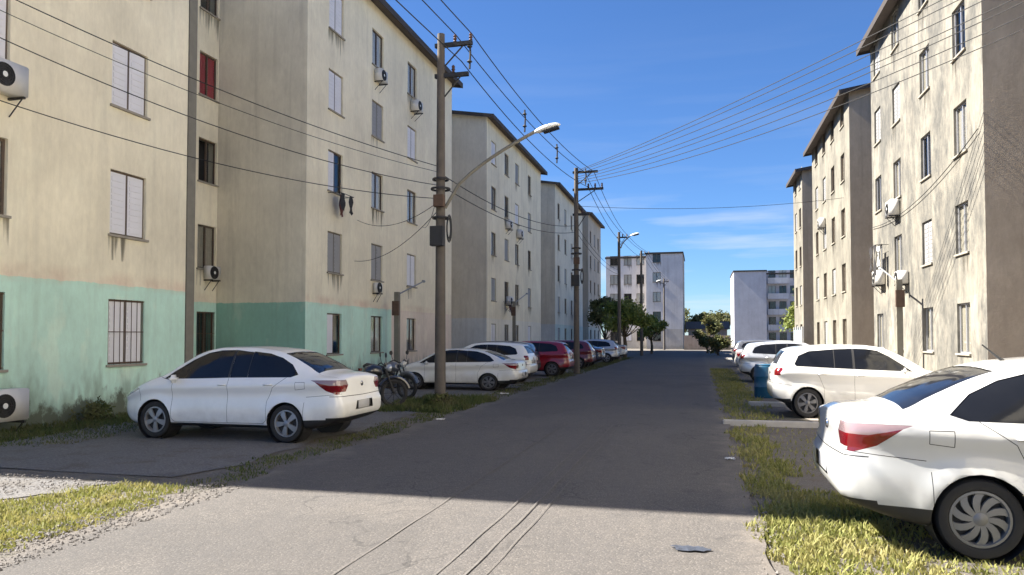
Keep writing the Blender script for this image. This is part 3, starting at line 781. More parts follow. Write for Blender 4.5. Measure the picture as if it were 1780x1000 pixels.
SEDAN = dict(L=4.29, arch=.338, axles=(.96, 3.47),
    zt=[(0,1.05),(.10,1.075),(.34,1.09),(.48,1.12),(.72,1.235),(1.02,1.365),(1.4,1.462),(1.9,1.505),(2.35,1.50),(2.7,1.435),(3.05,1.27),(3.38,1.07),(3.55,1.02),(3.85,.95),(4.1,.86),(4.29,.74)],
    zs=[(0,.99),(.4,1.015),(.9,1.0),(1.6,.975),(2.6,.945),(3.2,.925),(3.6,.90),(3.9,.84),(4.1,.77),(4.29,.66)],
    ws=[(0,.74),(.10,.79),(.28,.835),(.7,.855),(2,.86),(3.3,.855),(3.75,.84),(4.0,.79),(4.15,.73),(4.29,.60)],
    wr=[(0,.60),(.32,.66),(.6,.60),(1.0,.56),(1.5,.555),(2.4,.565),(3.0,.62),(3.4,.72),(3.8,.70),(4.29,.45)],
    zb=[(0,.36),(.3,.26),(.6,.21),(3.6,.20),(4.0,.21),(4.29,.27)],
    rear=[(.2,.16),(.36,.05),(.48,0),(.62,0),(.70,.035),(.85,.055),(1.0,.05),(1.1,.09),(1.2,.1)],
    front=[(.2,.12),(.4,.02),(.55,0),(.7,.04),(.85,.2),(1.,.4)], split={'side_window','tail_light','head_light','lens_cap','door','sill_trim','pillar_trim'},
    regions=[
        ('side_window','xz',[(.78,1.065),(.90,1.024),(1.70,1.010),(1.70,1.425),(1.40,1.392),(1.16,1.325),(.95,1.22)],'side',.006),
        ('side_window','xz',[(1.715,1.010),(2.03,1.004),(2.03,1.447),(1.715,1.415)],'side',.006),
        ('side_window','xz',[(2.07,1.003),(2.62,.985),(3.33,.968),(3.14,1.10),(2.84,1.28),(2.58,1.395),(2.34,1.44),(2.07,1.447)],'side',.006),
        ('pillar_trim','xz',[(2.03,1.004),(2.07,1.003),(2.07,1.447),(2.03,1.447)],'side',.003),
        ('pillar_trim','xz',[(1.70,1.01),(1.715,1.01),(1.715,1.415),(1.70,1.413)],'side',.003),
        ('rear_window','xy',[(.50,-1),(.50,.585),(1.17,.495),(1.17,-1)],'top',.006),
        ('windscreen','xy',[(2.74,-1),(2.74,.545),(3.36,.675),(3.36,-1)],'top',.006),
        ('lens_cap','xz',[(-.2,.985),(-.2,.905),(.2,.90),(.44,.955),(.52,.985),(.30,.988)],'rearside',.002),
        ('tail_light','xz',[(-.2,.905),(-.2,.79),(.10,.76),(.26,.82),(.44,.955),(.2,.90)],'rearside',.002),
        ('lens_cap','yz',[(.52,.985),(.47,.90),(1.2,.905),(1.2,.985)],'rear',.002),
        ('tail_light','yz',[(.47,.90),(.55,.80),(1.2,.78),(1.2,.905)],'rear',.002),
        ('plate_recess','yz',[(-1,.50),(.32,.50),(.28,.64),(-1,.64)],'rear',.03),
        ('bumper_trim','xz',[(-.5,.395),(.66,.36),(.66,.0),(-.5,.0)],'side',.004),
        ('bumper_trim','yz',[(-1,.40),(1.2,.40),(1.2,.0),(-1,0)],'rear',.004),
        ('sill_trim','xz',[(1.28,.265),(3.15,.265),(3.15,.0),(1.28,.0)],'side',.004),
        ('head_light','xz',[(3.78,.80),(4.0,.86),(4.12,.80),(4.4,.70),(4.4,.62),(4.1,.66)],'side',.002),
        ('grille','yz',[(-1,.30),(.50,.30),(.56,.42),(-1,.44)],'front',.02)],
    doors=[[(1.30,.34),(1.36,.29),(2.03,.285),(2.04,1.5),(.9,1.5),(.97,1.022),(1.20,.86),(1.31,.64)],
           [(2.05,.285),(3.06,.28),(3.12,.34),(3.12,.93),(3.25,.985),(2.6,1.5),(2.05,1.5)]],
    seams=[[(.97,1.022),(1.20,.86),(1.31,.64),(1.31,.34),(1.37,.29),(2.045,.285)],[(2.045,.285),(2.045,1.01)],[(2.045,.285),(3.06,.28),(3.12,.34),(3.12,.93),(3.22,.985)],
           [(.03,.77),(.60,.72)],[(.62,.85),(.62,.95),(.79,.95),(.79,.83),(.62,.85)],[(3.10,.93),(3.42,1.0)],[(3.77,.60),(3.78,.80)],[(.64,.36),(.63,.64)]],
    top_seams=[[(.48,.63),(.12,.655)],[(3.4,.70),(4.1,.60)]], rear_seams=[[(-.1,.72),(.8,.73)]],
    mats={'side_window':'tint','rear_window':'tint','windscreen':'tint','pillar_trim':'plastic','lens_cap':'clear_lens','tail_light':'red_lens','plate_recess':'plastic','bumper_trim':'plastic','sill_trim':'plastic','head_light':'lamp_lens','grille':'plastic'},
    handles=((1.26,.905),(2.12,.89)), mirror=(3.02,.98), plate=(.57,))
HATCH = dict(L=4.03, arch=.340, axles=(.72, 3.23), kr=.06,
    zt=[(0,1.02),(.05,1.10),(.12,1.20),(.22,1.33),(.34,1.415),(.6,1.465),(1.3,1.505),(1.9,1.50),(2.3,1.455),(2.65,1.32),(3.0,1.12),(3.18,1.02),(3.5,.94),(3.82,.84),(4.03,.70)],
    zs=[(0,.98),(.3,1.005),(1.0,.985),(2.0,.955),(2.8,.93),(3.2,.91),(3.5,.86),(3.8,.77),(4.03,.64)],
    ws=[(0,.74),(.08,.785),(.25,.83),(.6,.85),(2,.855),(3.1,.85),(3.5,.83),(3.75,.79),(3.9,.72),(4.03,.60)],
    wr=[(0,.62),(.2,.585),(.5,.575),(1.3,.575),(2.1,.585),(2.7,.65),(3.1,.73),(3.5,.71),(4.03,.45)],
    zb=[(0,.34),(.3,.25),(.6,.21),(3.4,.20),(3.8,.21),(4.03,.27)],
    rear=[(.2,.14),(.36,.04),(.48,0),(.64,0),(.70,.03),(.9,.04),(1.05,.05),(1.3,.03),(1.5,.0)],
    front=SEDAN['front'], split=SEDAN['split'],
    regions=[
        ('side_window','xz',[(.46,1.10),(.50,1.055),(1.28,1.02),(1.28,1.405),(.78,1.365),(.55,1.27)],'side',.006),
        ('side_window','xz',[(1.30,1.02),(1.66,1.005),(1.66,1.42),(1.30,1.407)],'side',.006),
        ('side_window','xz',[(1.71,1.003),(2.85,.965),(2.66,1.10),(2.40,1.27),(2.18,1.38),(1.95,1.415),(1.71,1.42)],'side',.006),
        ('pillar_trim','xz',[(1.66,1.005),(1.71,1.003),(1.71,1.42),(1.66,1.42)],'side',.003),
        ('pillar_trim','xz',[(1.28,1.02),(1.30,1.02),(1.30,1.407),(1.28,1.405)],'side',.003),
        ('windscreen','xy',[(2.36,-1),(2.36,.57),(3.0,.69),(3.0,-1)],'top',.006),
        ('rear_window','yz',[(-1,1.10),(.56,1.09),(.50,1.36),(-1,1.38)],'rear',.006),
        ('tail_light','yz',[(.66,1.02),(.68,.86),(.80,.86),(.80,1.02)],'rear',.002),
        ('plate_recess','yz',[(-1,.72),(.30,.72),(.30,.86),(-1,.86)],'rear',.02),
        ('bumper_trim','xz',[(-.5,.36),(.42,.34),(.42,.0),(-.5,.0)],'side',.004),
        ('bumper_trim','yz',[(-1,.38),(1.2,.38),(1.2,.0),(-1,0)],'rear',.004),
        ('sill_trim','xz',[(1.04,.265),(2.90,.265),(2.90,.0),(1.04,.0)],'side',.004),
        ('head_light','xz',[(3.50,.78),(3.72,.85),(3.9,.78),(4.2,.68),(4.2,.60),(3.85,.64)],'side',.002),
        ('grille','yz',[(-1,.30),(.50,.30),(.56,.42),(-1,.44)],'front',.02)],
    doors=[[(1.06,.34),(1.1,.29),(1.67,.285),(1.68,1.5),(.6,1.5),(.84,1.03),(.98,.82),(1.06,.62)],
           [(1.69,.285),(2.80,.28),(2.86,.34),(2.86,.93),(2.9,.965),(2.3,1.5),(1.69,1.5)]],
    seams=[[(.84,1.03),(.98,.82),(1.06,.62),(1.06,.34),(1.1,.285),(1.685,.285)],[(1.685,.285),(1.685,1.003)],[(1.685,.285),(2.80,.28),(2.86,.34),(2.86,.93),(2.9,.965)],
           [(.03,.70),(.40,.66)],[(2.84,.93),(3.05,.99)]],
    top_seams=[[(3.02,.72),(3.8,.62)]], rear_seams=[[(-.1,.69),(.8,.70)]],
    mats=SEDAN['mats'], handles=((1.0,.90),(1.78,.875)), mirror=(2.66,.98), plate=(.79,))
CM = {'sedan': (SEDAN, car_meshes(SEDAN)), 'hatch': (HATCH, car_meshes(HATCH))}
WH = {'ten': wheel_meshes(rimmat='rim_m'), 'five': wheel_meshes(spokes=5, twist=0., rimmat='rim'), 'dark': wheel_meshes(spokes=6, twist=0., rimmat='rim_d')}
def bev_box(d, bv=.01, seg=2):
    bm = bmesh.new(); bmesh.ops.create_cube(bm, size=1)
    for v in bm.verts: v.co = Vector((v.co.x*d[0], v.co.y*d[1], v.co.z*d[2]))
    bmesh.ops.bevel(bm, geom=bm.edges[:], offset=bv, segments=seg, affect='EDGES')
    me = bpy.data.meshes.new('bev'); bm.to_mesh(me); bm.free(); me.polygons.foreach_set('use_smooth', [True]*len(me.polygons)); return me
_mir = bev_box((.11, .19, .13), .045, 3); _mir.materials.append(M['p_white'])
_han = bev_box((.17, .022, .030), .009, 2); _han.materials.append(M['p_white'])
_pla = bev_box((.008, .40, .13), .003, 1); _pla.materials.append(M['plate'])
_mbw = MB(); _mbw.lathe([(.337,-.30),(.337,0.0)], 28, 'Y'); _mbw.lathe([(.001,-.30),(.337,-.30)], 28, 'Y'); _well = _mbw.mesh('wheel_well', M['plastic'])
_mba = MB(); _mba.tube([(0,0,0),(-.07,0,.06),(-.16,0,.14)], [.016,.009,.006], 6); _ant = _mba.mesh('antenna', M['plastic'], True)
_emb = MB(); _emb.lathe([(.001,.012),(.034,.010),(.042,0)], 20, 'X'); _embm = _emb.mesh('emblem', M['chrome'], True)
def paint_over(o, paint):
    for s in o.material_slots:
        if s.material and s.material.name.startswith('white_car_paint'): s.link = 'OBJECT'; s.material = M[paint]
def car(kind, label, tail, rz, paint='p_white', wheels='ten', sc=(1,1,1), group='cars parked nose-in along the street', antenna=False, detail=True):
    """tail: world point on the ground under the middle of the rear bumper; local +x is forward"""
    S, parts = CM[kind]
    root = thing('parked_car', label, 'car', tail, rz, group); root.scale = sc
    doors = {}
    for nm, idx, sg, me in sorted(parts, key=lambda p: p[0] != 'door'):
        if nm == 'door':
            o = obj('door', me, root); doors[(idx, sg)] = o
            hx, hz = S['handles'][idx]; yy = .862 if kind == 'sedan' else .855
            h = obj('handle', _han, o, (hx+.02, sg*yy, hz)); paint_over(h, paint)
        else: o = obj(nm, me, root)
        paint_over(o, paint)
    for axx in S['axles']:
        for sg in (-1, 1):
            ty, ri, di = WH[wheels]
            w = obj('wheel', ty, root, (axx, sg*.745, .30), (0, random.uniform(0, 1), 0 if sg > 0 else math.pi))
            obj('rim', ri, w); obj('brake_disc', di, w)
            obj('wheel_well', _well, root, (axx, sg*.838, .30), (0, 0, 0 if sg > 0 else math.pi))
    for sg in (-1, 1):
        m = obj('mirror', _mir, root, (S['mirror'][0], sg*.93, S['mirror'][1])); paint_over(m, paint)
    if detail:
        px = -.01 if kind == 'sedan' else .025
        obj('number_plate', _pla, root, (px, 0, S['plate'][0]))
        e = obj('emblem', _embm, root, (.03 if kind == 'sedan' else .01, 0, .9), (0, math.pi, 0))
    if antenna: obj('antenna', _ant, root, (1.42 if kind == 'sedan' else .6, 0, 1.455))
    return root

# near right sedan: tail towards the road, nose to the right
car('sedan', 'big white sedan at the right edge with red wedge tail lamp, on sunlit grass', (1.06, 7.06, .02), R(0), 'p_white3', wheels='ten', antenna=True)
car('hatch', 'white hatchback behind the big right sedan, dark side windows, tail to the road', (1.48, 17.12, .02), R(0), 'p_white2', 'dark', sc=(.93, 1, 1))
car('hatch', 'silver hatchback further along the right, beyond the blue drum', (1.45, 29.5, .02), R(-2), 'p_silver', 'five')
car('sedan', 'white car partly hidden past the silver hatchback on the right', (1.6, 36.0, .02), R(1), 'p_white2', 'five')
car('hatch', 'dark grey car at the far end of the right row', (1.8, 44.0, .02), R(0), 'p_grey', 'dark')
# left row: tail to the road, nose to the building
car('sedan', 'white sedan nearest on the left, in shade by the mint green wall', (-5.38, 11.25, .02), R(180), wheels='five', sc=(.965, 1, 1))
car('sedan', 'older white saloon behind the near utility pole', (-5.42, 22.85, .02), R(180), 'p_white2', 'dark', sc=(.97, .97, .865))
car('hatch', 'white hatchback standing just behind the older white saloon', (-5.85, 26.3, .02), R(180), 'p_white', 'five', sc=(.94, .96, .98))
car('hatch', 'black car squeezed between white hatchback and red car', (-6.3, 29.0, .02), R(180), 'p_black', 'dark')
car('hatch', 'bright red hatchback before the second utility pole', (-5.35, 31.6, .02), R(180), 'p_red', 'dark')
car('hatch', 'maroon car just past the second utility pole', (-5.4, 39.0, .02), R(180), 'p_maroon', 'dark')
car('sedan', 'dark navy car beside the maroon one', (-5.3, 42.5, .02), R(180), 'p_navy', 'dark')
car('hatch', 'silver car by the third pole under the tree', (-5.1, 48.5, .02), R(180), 'p_silver', 'five')
car('sedan', 'pale car farthest along the left row, under the tree', (-5.2, 55.0, .02), R(180), 'p_white2', 'five')

# ------------------------------------------------------------------ motorcycles
def motorcycle(label, loc, rz, col):
    r = thing('motorcycle', label, 'motorcycle', loc, rz, 'motorcycles parked by the green wall')
    def tyre(): 
        mb = MB(); prof = [(.29+.045*math.cos(t), .045*math.sin(t)) for t in [2*math.pi*k/10 for k in range(10)]]
        mb.lathe(prof, 28, 'Y', closed=True); return mb.mesh('tyre', M['rubber'], True, True)
    for x in (-.62, .66):
        w = obj('wheel', tyre(), r, (x, 0, .335))
        mb = MB(); mb.lathe([(.26,-.018),(.26,.018),(.24,.018),(.24,-.018)], 28, 'Y', closed=True); mb.lathe([(.05,-.05),(.05,.05)], 12, 'Y')
        for k in range(8): a = k*math.pi/4; mb.tube([(0,0,0),(.25*math.cos(a),0,.25*math.sin(a))], .006, 5)
        mb.build('rim', M['iron'], w)
    B = lambda n, mb, m, sm=True, p=None: mb.build(n, M[m], p or r, sm)
    mb = MB(); mb.tube([(.40,0,.88),(.30,0,.62),(.18,0,.34),(-.20,0,.32),(-.30,0,.62),(.32,0,.78)], .022, 8); mb.tube([(-.30,0,.62),(-.80,0,.74)], .02, 8); B('frame', mb, 'iron')
    for s in (-1, 1):
        mb = MB(); mb.tube([(.44,s*.08,.92),(.66,s*.08,.335)], .02, 8); B('fork', mb, 'iron')
        mb = MB(); mb.tube([(-.16,s*.09,.36),(-.62,s*.09,.335)], .018, 8); B('swingarm', mb, 'iron')
        mb = MB(); mb.tube([(.42,s*.30,1.06),(.40,s*.34,1.20)], .007, 6); mb.lathe([(.001,-.012),(.055,-.01),(.06,.01),(.001,.014)], 16, 'X', (.40,s*.35,1.24)); B('mirror', mb, 'plastic')
    mb = MB(); mb.tube([(.36,-.36,1.0),(.40,-.22,1.05),(.45,-.08,.98),(.45,.08,.98),(.40,.22,1.05),(.36,.36,1.0)], .014, 8); B('handlebar', mb, 'iron')
    mb = MB(); mb.tube([(-.06,0,.78),(.02,0,.84),(.16,0,.87),(.30,0,.84),(.38,0,.78)], [.05,.13,.155,.13,.05], 14); B('fuel_tank', mb, col)
    mb = MB(); mb.tube([(-.02,0,.77),(-.2,0,.77),(-.5,0,.80),(-.72,0,.85),(-.84,0,.86)], [.08,.12,.12,.10,.03], 12); B('seat', mb, 'plastic')
    mb = MB(); mb.lo(-.15,.20,-.12,.12,.34,.56); mb.tube([(.06,0,.5),(.16,0,.70)], .08, 10); B('engine', mb, 'iron', False)
    mb = MB(); mb.tube([(.22,.12,.5),(.24,.14,.30),(-.1,.15,.28),(-.75,.16,.40)], [.02,.02,.03,.045], 10); B('exhaust', mb, 'rust')
    mb = MB(); mb.lathe([(.001,.09),(.085,.07),(.095,.03),(.06,-.05),(.001,-.08)], 18, 'X', (.52,0,.93)); B('headlamp', mb, 'lamp_lens')
    for x, a0, a1, m in ((.66, .3, 2.6, col), (-.62, .8, 2.9, 'plastic')):
        mb = MB(); pts = [(x+.37*math.cos(a0+(a1-a0)*k/8), 0, .335+.37*math.sin(a0+(a1-a0)*k/8)) for k in range(9)]
        mb.tube(pts, .05, 8); B('fender', mb, m)
    mb = MB(); mb.lo(-.98,-.92,-.05,.05,.72,.80); B('tail_lamp', mb, 'red_lens', False)
    mb = MB(); mb.tube([(-.02,-.1,.32),(-.06,-.3,.03)], .012, 6); B('stand', mb, 'iron')
motorcycle('dark motorcycle next to the rear of the left white sedan', (-7.55, 15.9, .02), R(35), 'p_black')
motorcycle('grey motorcycle nearer the saloon bonnet, behind the dark motorcycle', (-8.2, 18.6, .02), R(-15), 'p_grey')

# ------------------------------------------------------------------ poles, lamps, cables
def frange(a, b, n): return [a+(b-a)*i/(n-1) for i in range(n)]
def utility_pole(label, x, y, h, lamp=None, arms=(), box=False, r0=.145, r1=.095, sign=1):
    r = thing('utility_pole', label, 'pole', (x, y, 0), 0, 'utility poles along the left kerb')
    mb = MB(); mb.tube([(0,0,-.3)] + [(0,0,h*t) for t in frange(0, 1, 8)], [r0]+[r0+(r1-r0)*t for t in frange(0, 1, 8)], 14); mb.build('shaft', M['concrete'], r, True)
    for (z, ln, ins) in arms:
        mb = MB(); mb.lo(-.16, ln, -.05, .05, z-.05, z+.05); a = mb.build('crossarm', M['iron'], r)
        mb = MB(); mb.tube([(.1,0,z-.55),(ln*.7,0,z-.06)], .02, 6); mb.build('brace', M['iron'], a)
        for i in range(ins):
            u = ln*(.45 + .5*i/max(1, ins-1))
            mb = MB(); mb.lathe([(.015,z+.05),(.05,z+.07),(.028,z+.11),(.055,z+.14),(.03,z+.18),(.05,z+.21),(.02,z+.26),(.001,z+.27)], 12, 'Z', (u,0,0)); mb.build('insulator', M['ceram'], a, True)
    if lamp:
        z0, dx, dz = lamp
        mb = MB(); pts = [(.12,0,z0)] + [(.12+(dx-.12)*t, 0, z0+dz*(t**.6)) for t in frange(.15, 1, 8)]
        mb.tube(pts, .045, 8); la = mb.build('lamp_arm', M['conc_dark'], r, True)
        bm = bmesh.new(); bmesh.ops.create_uvsphere(bm, u_segments=18, v_segments=10, radius=1)
        for v in bm.verts:
            v.co.x *= .36; v.co.y *= .15; v.co.z *= (.10 if v.co.z > 0 else .05)
            if v.co.x < 0: v.co.y *= 1-.35*(-v.co.x/.36); 
        me = bpy.data.meshes.new('lamp_head'); bm.to_mesh(me); bm.free(); me.materials.append(M['white']); me.polygons.foreach_set('use_smooth', [True]*len(me.polygons))
        lh = obj('lamp_head', me, r, (dx+.25, 0, z0+dz+.03), (0, R(-14), 0))
        mb = MB(); mb.lo(-.10, .30, -.10, .10, -.085, -.035); mb.build('lens', M['plastic'], lh)
    if box:
        for (z, w, hh, dx, m) in ((4.25,.34,.5,.0,'iron'), (5.15,.26,.3,.05,'rust')):
            mb = MB(); mb.lo(dx-w/2, dx+w/2, -.34, -.15, z-hh/2, z+hh/2); mb.build('junction_box', M[m], r)
        for z, rr in ((4.75,.2),(5.5,.24),(5.75,.2)):
            mb = MB(); mb.lathe([(rr+.02*math.cos(t), z+.03*math.sin(t)) for t in [2*math.pi*k/6 for k in range(6)]], 18, 'Z', closed=True); mb.build('clamp_band', M['iron'], r)
        mb = MB(); 
        for k in range(4):
            cx, cz, rr = .22, 4.45, .16+.025*k
            mb.tube([(cx+.25*rr*math.cos(a)+.06, -.16+.01*k+.1*rr*math.cos(a), cz+1.5*rr*math.sin(a)) for a in frange(0, 2*math.pi, 18)], .014, 6)
        mb.build('cable_coil', M['cable'], r)
    return r
p1 = utility_pole('nearest tall concrete utility pole with long lamp arm and cable coils', -6.46, 17.97, 9.55, lamp=(5.0, 2.55, 1.85), arms=((9.25,.85,2),(8.45,.75,1)), box=True)
p2 = utility_pole('second utility pole beyond the red car, no lamp', -5.45, 33.5, 9.45, arms=((9.25,1.0,0),(8.45,1.25,3),(7.3,.6,1)), box=True, r0=.14)
p3 = utility_pole('third utility pole standing by the round tree with a lamp', -5.7, 54.5, 9.4, lamp=(8.2, .9, .95), arms=((9.0,.6,2),))
p4 = utility_pole('fourth utility pole, thin, in front of the pale corner block', -4.95, 66, 9.3, arms=((9.0,.7,2),))
p5 = utility_pole('farthest short utility pole before the pale corner block', -4.4, 97, 9.2, lamp=(8.3, -.9, .6), arms=((8.8,.6,2),))
p6 = utility_pole('utility pole just outside the right edge of view carrying the crossing cables', 7.8, 17.0, 9.9, arms=((9.6,.6,2),))
p7 = utility_pole('utility pole behind the viewer that carries the street cables', -7.2, -14, 9.6, arms=((9.3,.85,2),))

def cable(label, a, b, sag=.3, r=.012, group=None, n=22, name='overhead_cable'):
    a, b = Vector(a), Vector(b)
    mb = MB(); mb.tube([a.lerp(b, t) - Vector((0,0,sag*4*t*(1-t))) for t in frange(0, 1, n)], r, 5, cap=False)
    return tag(mb.build(name, M['cable'], None, True), label, 'cable', group)
G1 = 'high cables along the left row of poles'
for i, (dx, z, s) in enumerate(((.40,9.5,.35),(.82,9.5,.4),(.55,8.8,.45))):
    cable(['inner of the two upper','outer of the two upper','lower'][i]+' high black cable from the nearest to the second utility pole', (-6.46+dx, 17.97, z), (-5.45+dx, 33.5, z-.25), s, .014, G1)
    cable(['inner of the two upper','outer of the two upper','lower'][i]+' high black cable from the second to the third pole', (-5.45+dx, 33.5, z-.25), (-5.6+dx*.6, 54.5, z-.3), s, .014, G1)
    cable(['inner of the two upper','outer of the two upper','lower'][i]+' high cable leaving the nearest pole over the left roof corner', (-6.46+dx, 17.97, z), (-7.2+dx, -14, z+.05), s, .014, G1)
    cable(['inner of the two upper','outer of the two upper','lower'][i]+' high cable between the third and fourth poles', (-5.6+dx*.6, 54.5, z-.3), (-4.9+dx*.6, 66, z-.3), .15, .014, G1)
    cable(['inner of the two upper','outer of the two upper','lower'][i]+' high cable from the fourth to the farthest pole', (-4.9+dx*.6, 66, z-.3), (-4.4+dx*.6, 97, z-.5), .3, .014, G1)
# insulator spacers hanging on the span between the first two poles
for i, t in enumerate((.03, .35, .62, .95)):
    q = Vector((-5.86, 17.97, 9.25)).lerp(Vector((-4.85, 33.5, 9.0)), t)
    mb = MB(); mb.tube([(0,0,.28),(.02,0,0),(0,0,-.45)], .03, 6); mb.lathe([(.02,.1),(.075,.14),(.02,.2)], 10, 'Z'); mb.lathe([(.02,-.3),(.075,-.26),(.02,-.2)], 10, 'Z')
    tag(mb.build('cable_spacer', M['cable'], None, True, loc=q-Vector((0,0,.35*4*t*(1-t)))), ['cable spacer frame hanging at the head of the nearest pole', 'cable spacer on the high cables above the street lamp', 'cable spacer on the high cables in mid span', 'cable spacer close to the second pole'][i], 'spacer', 'cable spacers')
for i, (z, zb) in enumerate(((9.35,10.05),(9.3,9.85),(9.2,9.55),(9.05,9.25),(8.95,9.1),(8.85,8.8),(8.75,8.5))):
    cable(['topmost','second from top','third from top','middle','third from bottom','second from bottom','lowest'][i]+' of seven thin cables crossing the sky to the upper right', (-5.35, 33.5, z), (7.8, 17.0, zb), .25+.05*i, .012, 'cables crossing the street to the upper right')
G3 = 'service cables to the nearest left block'
for i, (z, y, zz, s) in enumerate(((6.1, 9.2, 7.75, .25), (5.95, 9.2, 7.45, .3), (5.6, 9.2, 7.0, .4), (5.25, 9.4, 5.85, .35))):
    cable(['topmost','second','third','lowest'][i]+' of four dark service cables slung across the beige left wall', (-6.56, 17.9, z), (-11.93, y, zz), s, .010 if i != 1 else .007, G3)
for i, (z, y, zz) in enumerate(((5.2, 24.4, 5.9), (5.0, 24.2, 4.4), (5.6, 30.9, 6.6))):
    cable(['middle','lowest','highest'][i]+' thin service cable from the nearest pole to the second left block', (-6.5, 18.0, z), (-11.95, y, zz), .4, .009, 'service cables to the second left block')
for i, (z, yy) in enumerate(((7.0, .3), (6.7, .5))):
    cable(['upper','lower'][i]+' of two low cables from the nearest to the second pole', (-6.45, 17.97, 5.9-.3*i), (-5.45, 33.5, z-.2), .45, .012, 'low cables between the first two poles')
    cable(['upper','lower'][i]+' of two low cables from the second to the third pole', (-5.45, 33.5, z-.2), (-5.7, 54.5, z-.4), .4, .012, 'low cables beyond the second pole')
cable('single horizontal cable crossing the street from the second pole to the right block', (-5.45, 33.5, 7.7), (7.0, 39.5, 8.6), .3, .010)
cable('slack cable sagging across the face of the nearest right block', (6.93, 21.1, 7.0), (6.93, 33.2, 6.2), .5, .012)

# small service posts by the entrances
def service_post(label, x, y, h, arm):
    r = thing('service_post', label, 'post', (x, y, 0), 0, 'entrance service posts')
    mb = MB(); mb.lo(-.09,.09,-.09,.09,-.2,h); mb.build('shaft', M['conc_dark'], r)
    mb = MB(); mb.lo(-.13,.13,-.20,-.09,h-.9,h-.35); mb.build('meter_box', M['rust'], r)
    mb = MB(); mb.tube([(0,.05,h-.1),(arm[0]*.5,arm[1]*.5,h+arm[2]*.4),(arm[0],arm[1],h+arm[2])], .028, 7); mb.build('lamp_arm', M['steel'], r, True)
    mb = MB(); mb.lathe([(.001,.05),(.06,.04),(.085,-.02),(.05,-.05),(.001,-.05)], 12, 'Z', (arm[0],arm[1],h+arm[2])); mb.build('lamp_head', M['steel'], r, True)
service_post('dark service post with a lamp arm in front of the green and pink wall', -11.2, 26.3, 3.4, (.3, 2.0, .55))
service_post('short service post in front of the third left block', -11.2, 44.7, 3.9, (.3, 2.2, .6))
service_post('grey service post with bent lamp arm by the sunlit right block', 6.3, 26.4, 3.55, (-.2, 1.5, .5))

# ------------------------------------------------------------------ wall fittings
def ac_unit(label, x, y, z, face, w=.8, h=.55, d=.30, bracket=True):
    """face +1: hung on a wall facing +X, -1: facing -X"""
    r = thing('air_conditioner', label, 'air conditioner', (x, y, z), 0 if face > 0 else math.pi, 'outdoor air conditioner units')
    me = bev_box((d, w, h), .02, 2); me.materials.append(M['ac']); obj('casing', me, r, (d/2+.03, 0, 0))
    mb = MB(); prof = []
    for rr in (.07,.11,.15,.19): mb.lathe([(rr-.008, d+.034),(rr+.008, d+.034),(rr+.008, d+.05),(rr-.008, d+.05)], 24, 'X', (0, -w*.12, 0), closed=True)
    for k in range(6): a = k*math.pi/3; mb.tube([(d+.042, -w*.12+.05*math.cos(a), .05*math.sin(a)), (d+.042, -w*.12+.2*math.cos(a), .2*math.sin(a))], .006, 5)
    gr = mb.build('fan_grille', M['iron'], r)
    mb = MB(); mb.lathe([(.001,d+.031),(.205,d+.031)], 24, 'X', (0,-w*.12,0)); mb.build('fan_recess', M['plastic'], gr)
    mb = MB(); mb.lathe([(.001,d+.056),(.05,d+.053)], 16, 'X', (0,-w*.12,0)); mb.build('fan_hub', M['white'], gr)
    if bracket:
        for yy in (-w*.35, w*.35):
            mb = MB(); mb.lo(0, d+.06, yy-.02, yy+.02, -h/2-.05, -h/2-.01); mb.tube([(.02,yy,-h/2-.35),(d,yy,-h/2-.05)], .012, 5)
            mb.build('bracket', M['iron'], r)
ac_unit('white air conditioner on brackets high on the nearest left wall', LX, 10.25, 6.25, 1)
ac_unit('white air conditioner low by the grass at the foot of the green wall', LX+.15, 10.25, .50, 1, bracket=True)
ac_unit('small air conditioner under a dark window in the recessed stair bay', LX-3.2, 20.45, 3.72, 1, .55, .42, .25)
ac_unit('air conditioner under a top window of the second left block, middle column', LX, 26.1, 11.72, 1, .6, .45, .3)
ac_unit('air conditioner under a top window of the second left block, far column', LX, 29.75, 11.65, 1, .6, .45, .35)
ac_unit('small air conditioner between ground and first floor of the second left block', LX, 26.0, 3.55, 1, .45, .38, .2)
ac_unit('air conditioner on the third left block, second column, high up', LX, 45.9, 8.9, 1)
ac_unit('air conditioner on the third left block, third column, under the eaves', LX, 48.9, 8.7, 1)
ac_unit('air conditioner on the third left block, low in the second column', LX, 46.0, 4.0, 1)
ac_unit('air conditioner halfway up the nearest right block, third column', RX, 29.3, 6.35, -1)
ac_unit('air conditioner on the nearest right block beside the hanging laundry', RX, 31.6, 4.0, -1)
ac_unit('air conditioner below the first floor of the nearest right block', RX, 28.2, 3.75, -1, .6, .45)
ac_unit('air conditioner high on the second right block', RX, 45.3, 8.2, -1)
def laundry(label, x, y, z, face, items):
    r = thing('clothes_rack', label, 'laundry', (x, y, z), 0 if face > 0 else math.pi)
    mb = MB(); mb.tube([(0,-.5,0),(.45,-.5,.0),(.45,.5,0),(0,.5,0)], .012, 6); mb.tube([(.25,-.5,0),(.25,.5,0)], .006, 5); mb.build('rack', M['iron'], r)
    for i, (u, w, l, m) in enumerate(items):
        mb = MB(); vs = []; n = 6
        for k in range(n+1):
            for s in range(5):
                vs.append((.45-.2*(i%2)+.03*math.sin(k*1.3+s*.8+i), u+w*(s/4-.5)*(1+.1*math.sin(k+i)), -.0-l*k/n*(1+.08*math.sin(s*2+i))))
        mb.add(vs, [(k*5+s, k*5+s+1, (k+1)*5+s+1, (k+1)*5+s) for k in range(n) for s in range(4)])
        mb.add([(a-.008, b, c) for a, b, c in vs], [(k*5+s, (k+1)*5+s, (k+1)*5+s+1, k*5+s+1) for k in range(n) for s in range(4)])
        mb.build('garment', M[m], r, True)
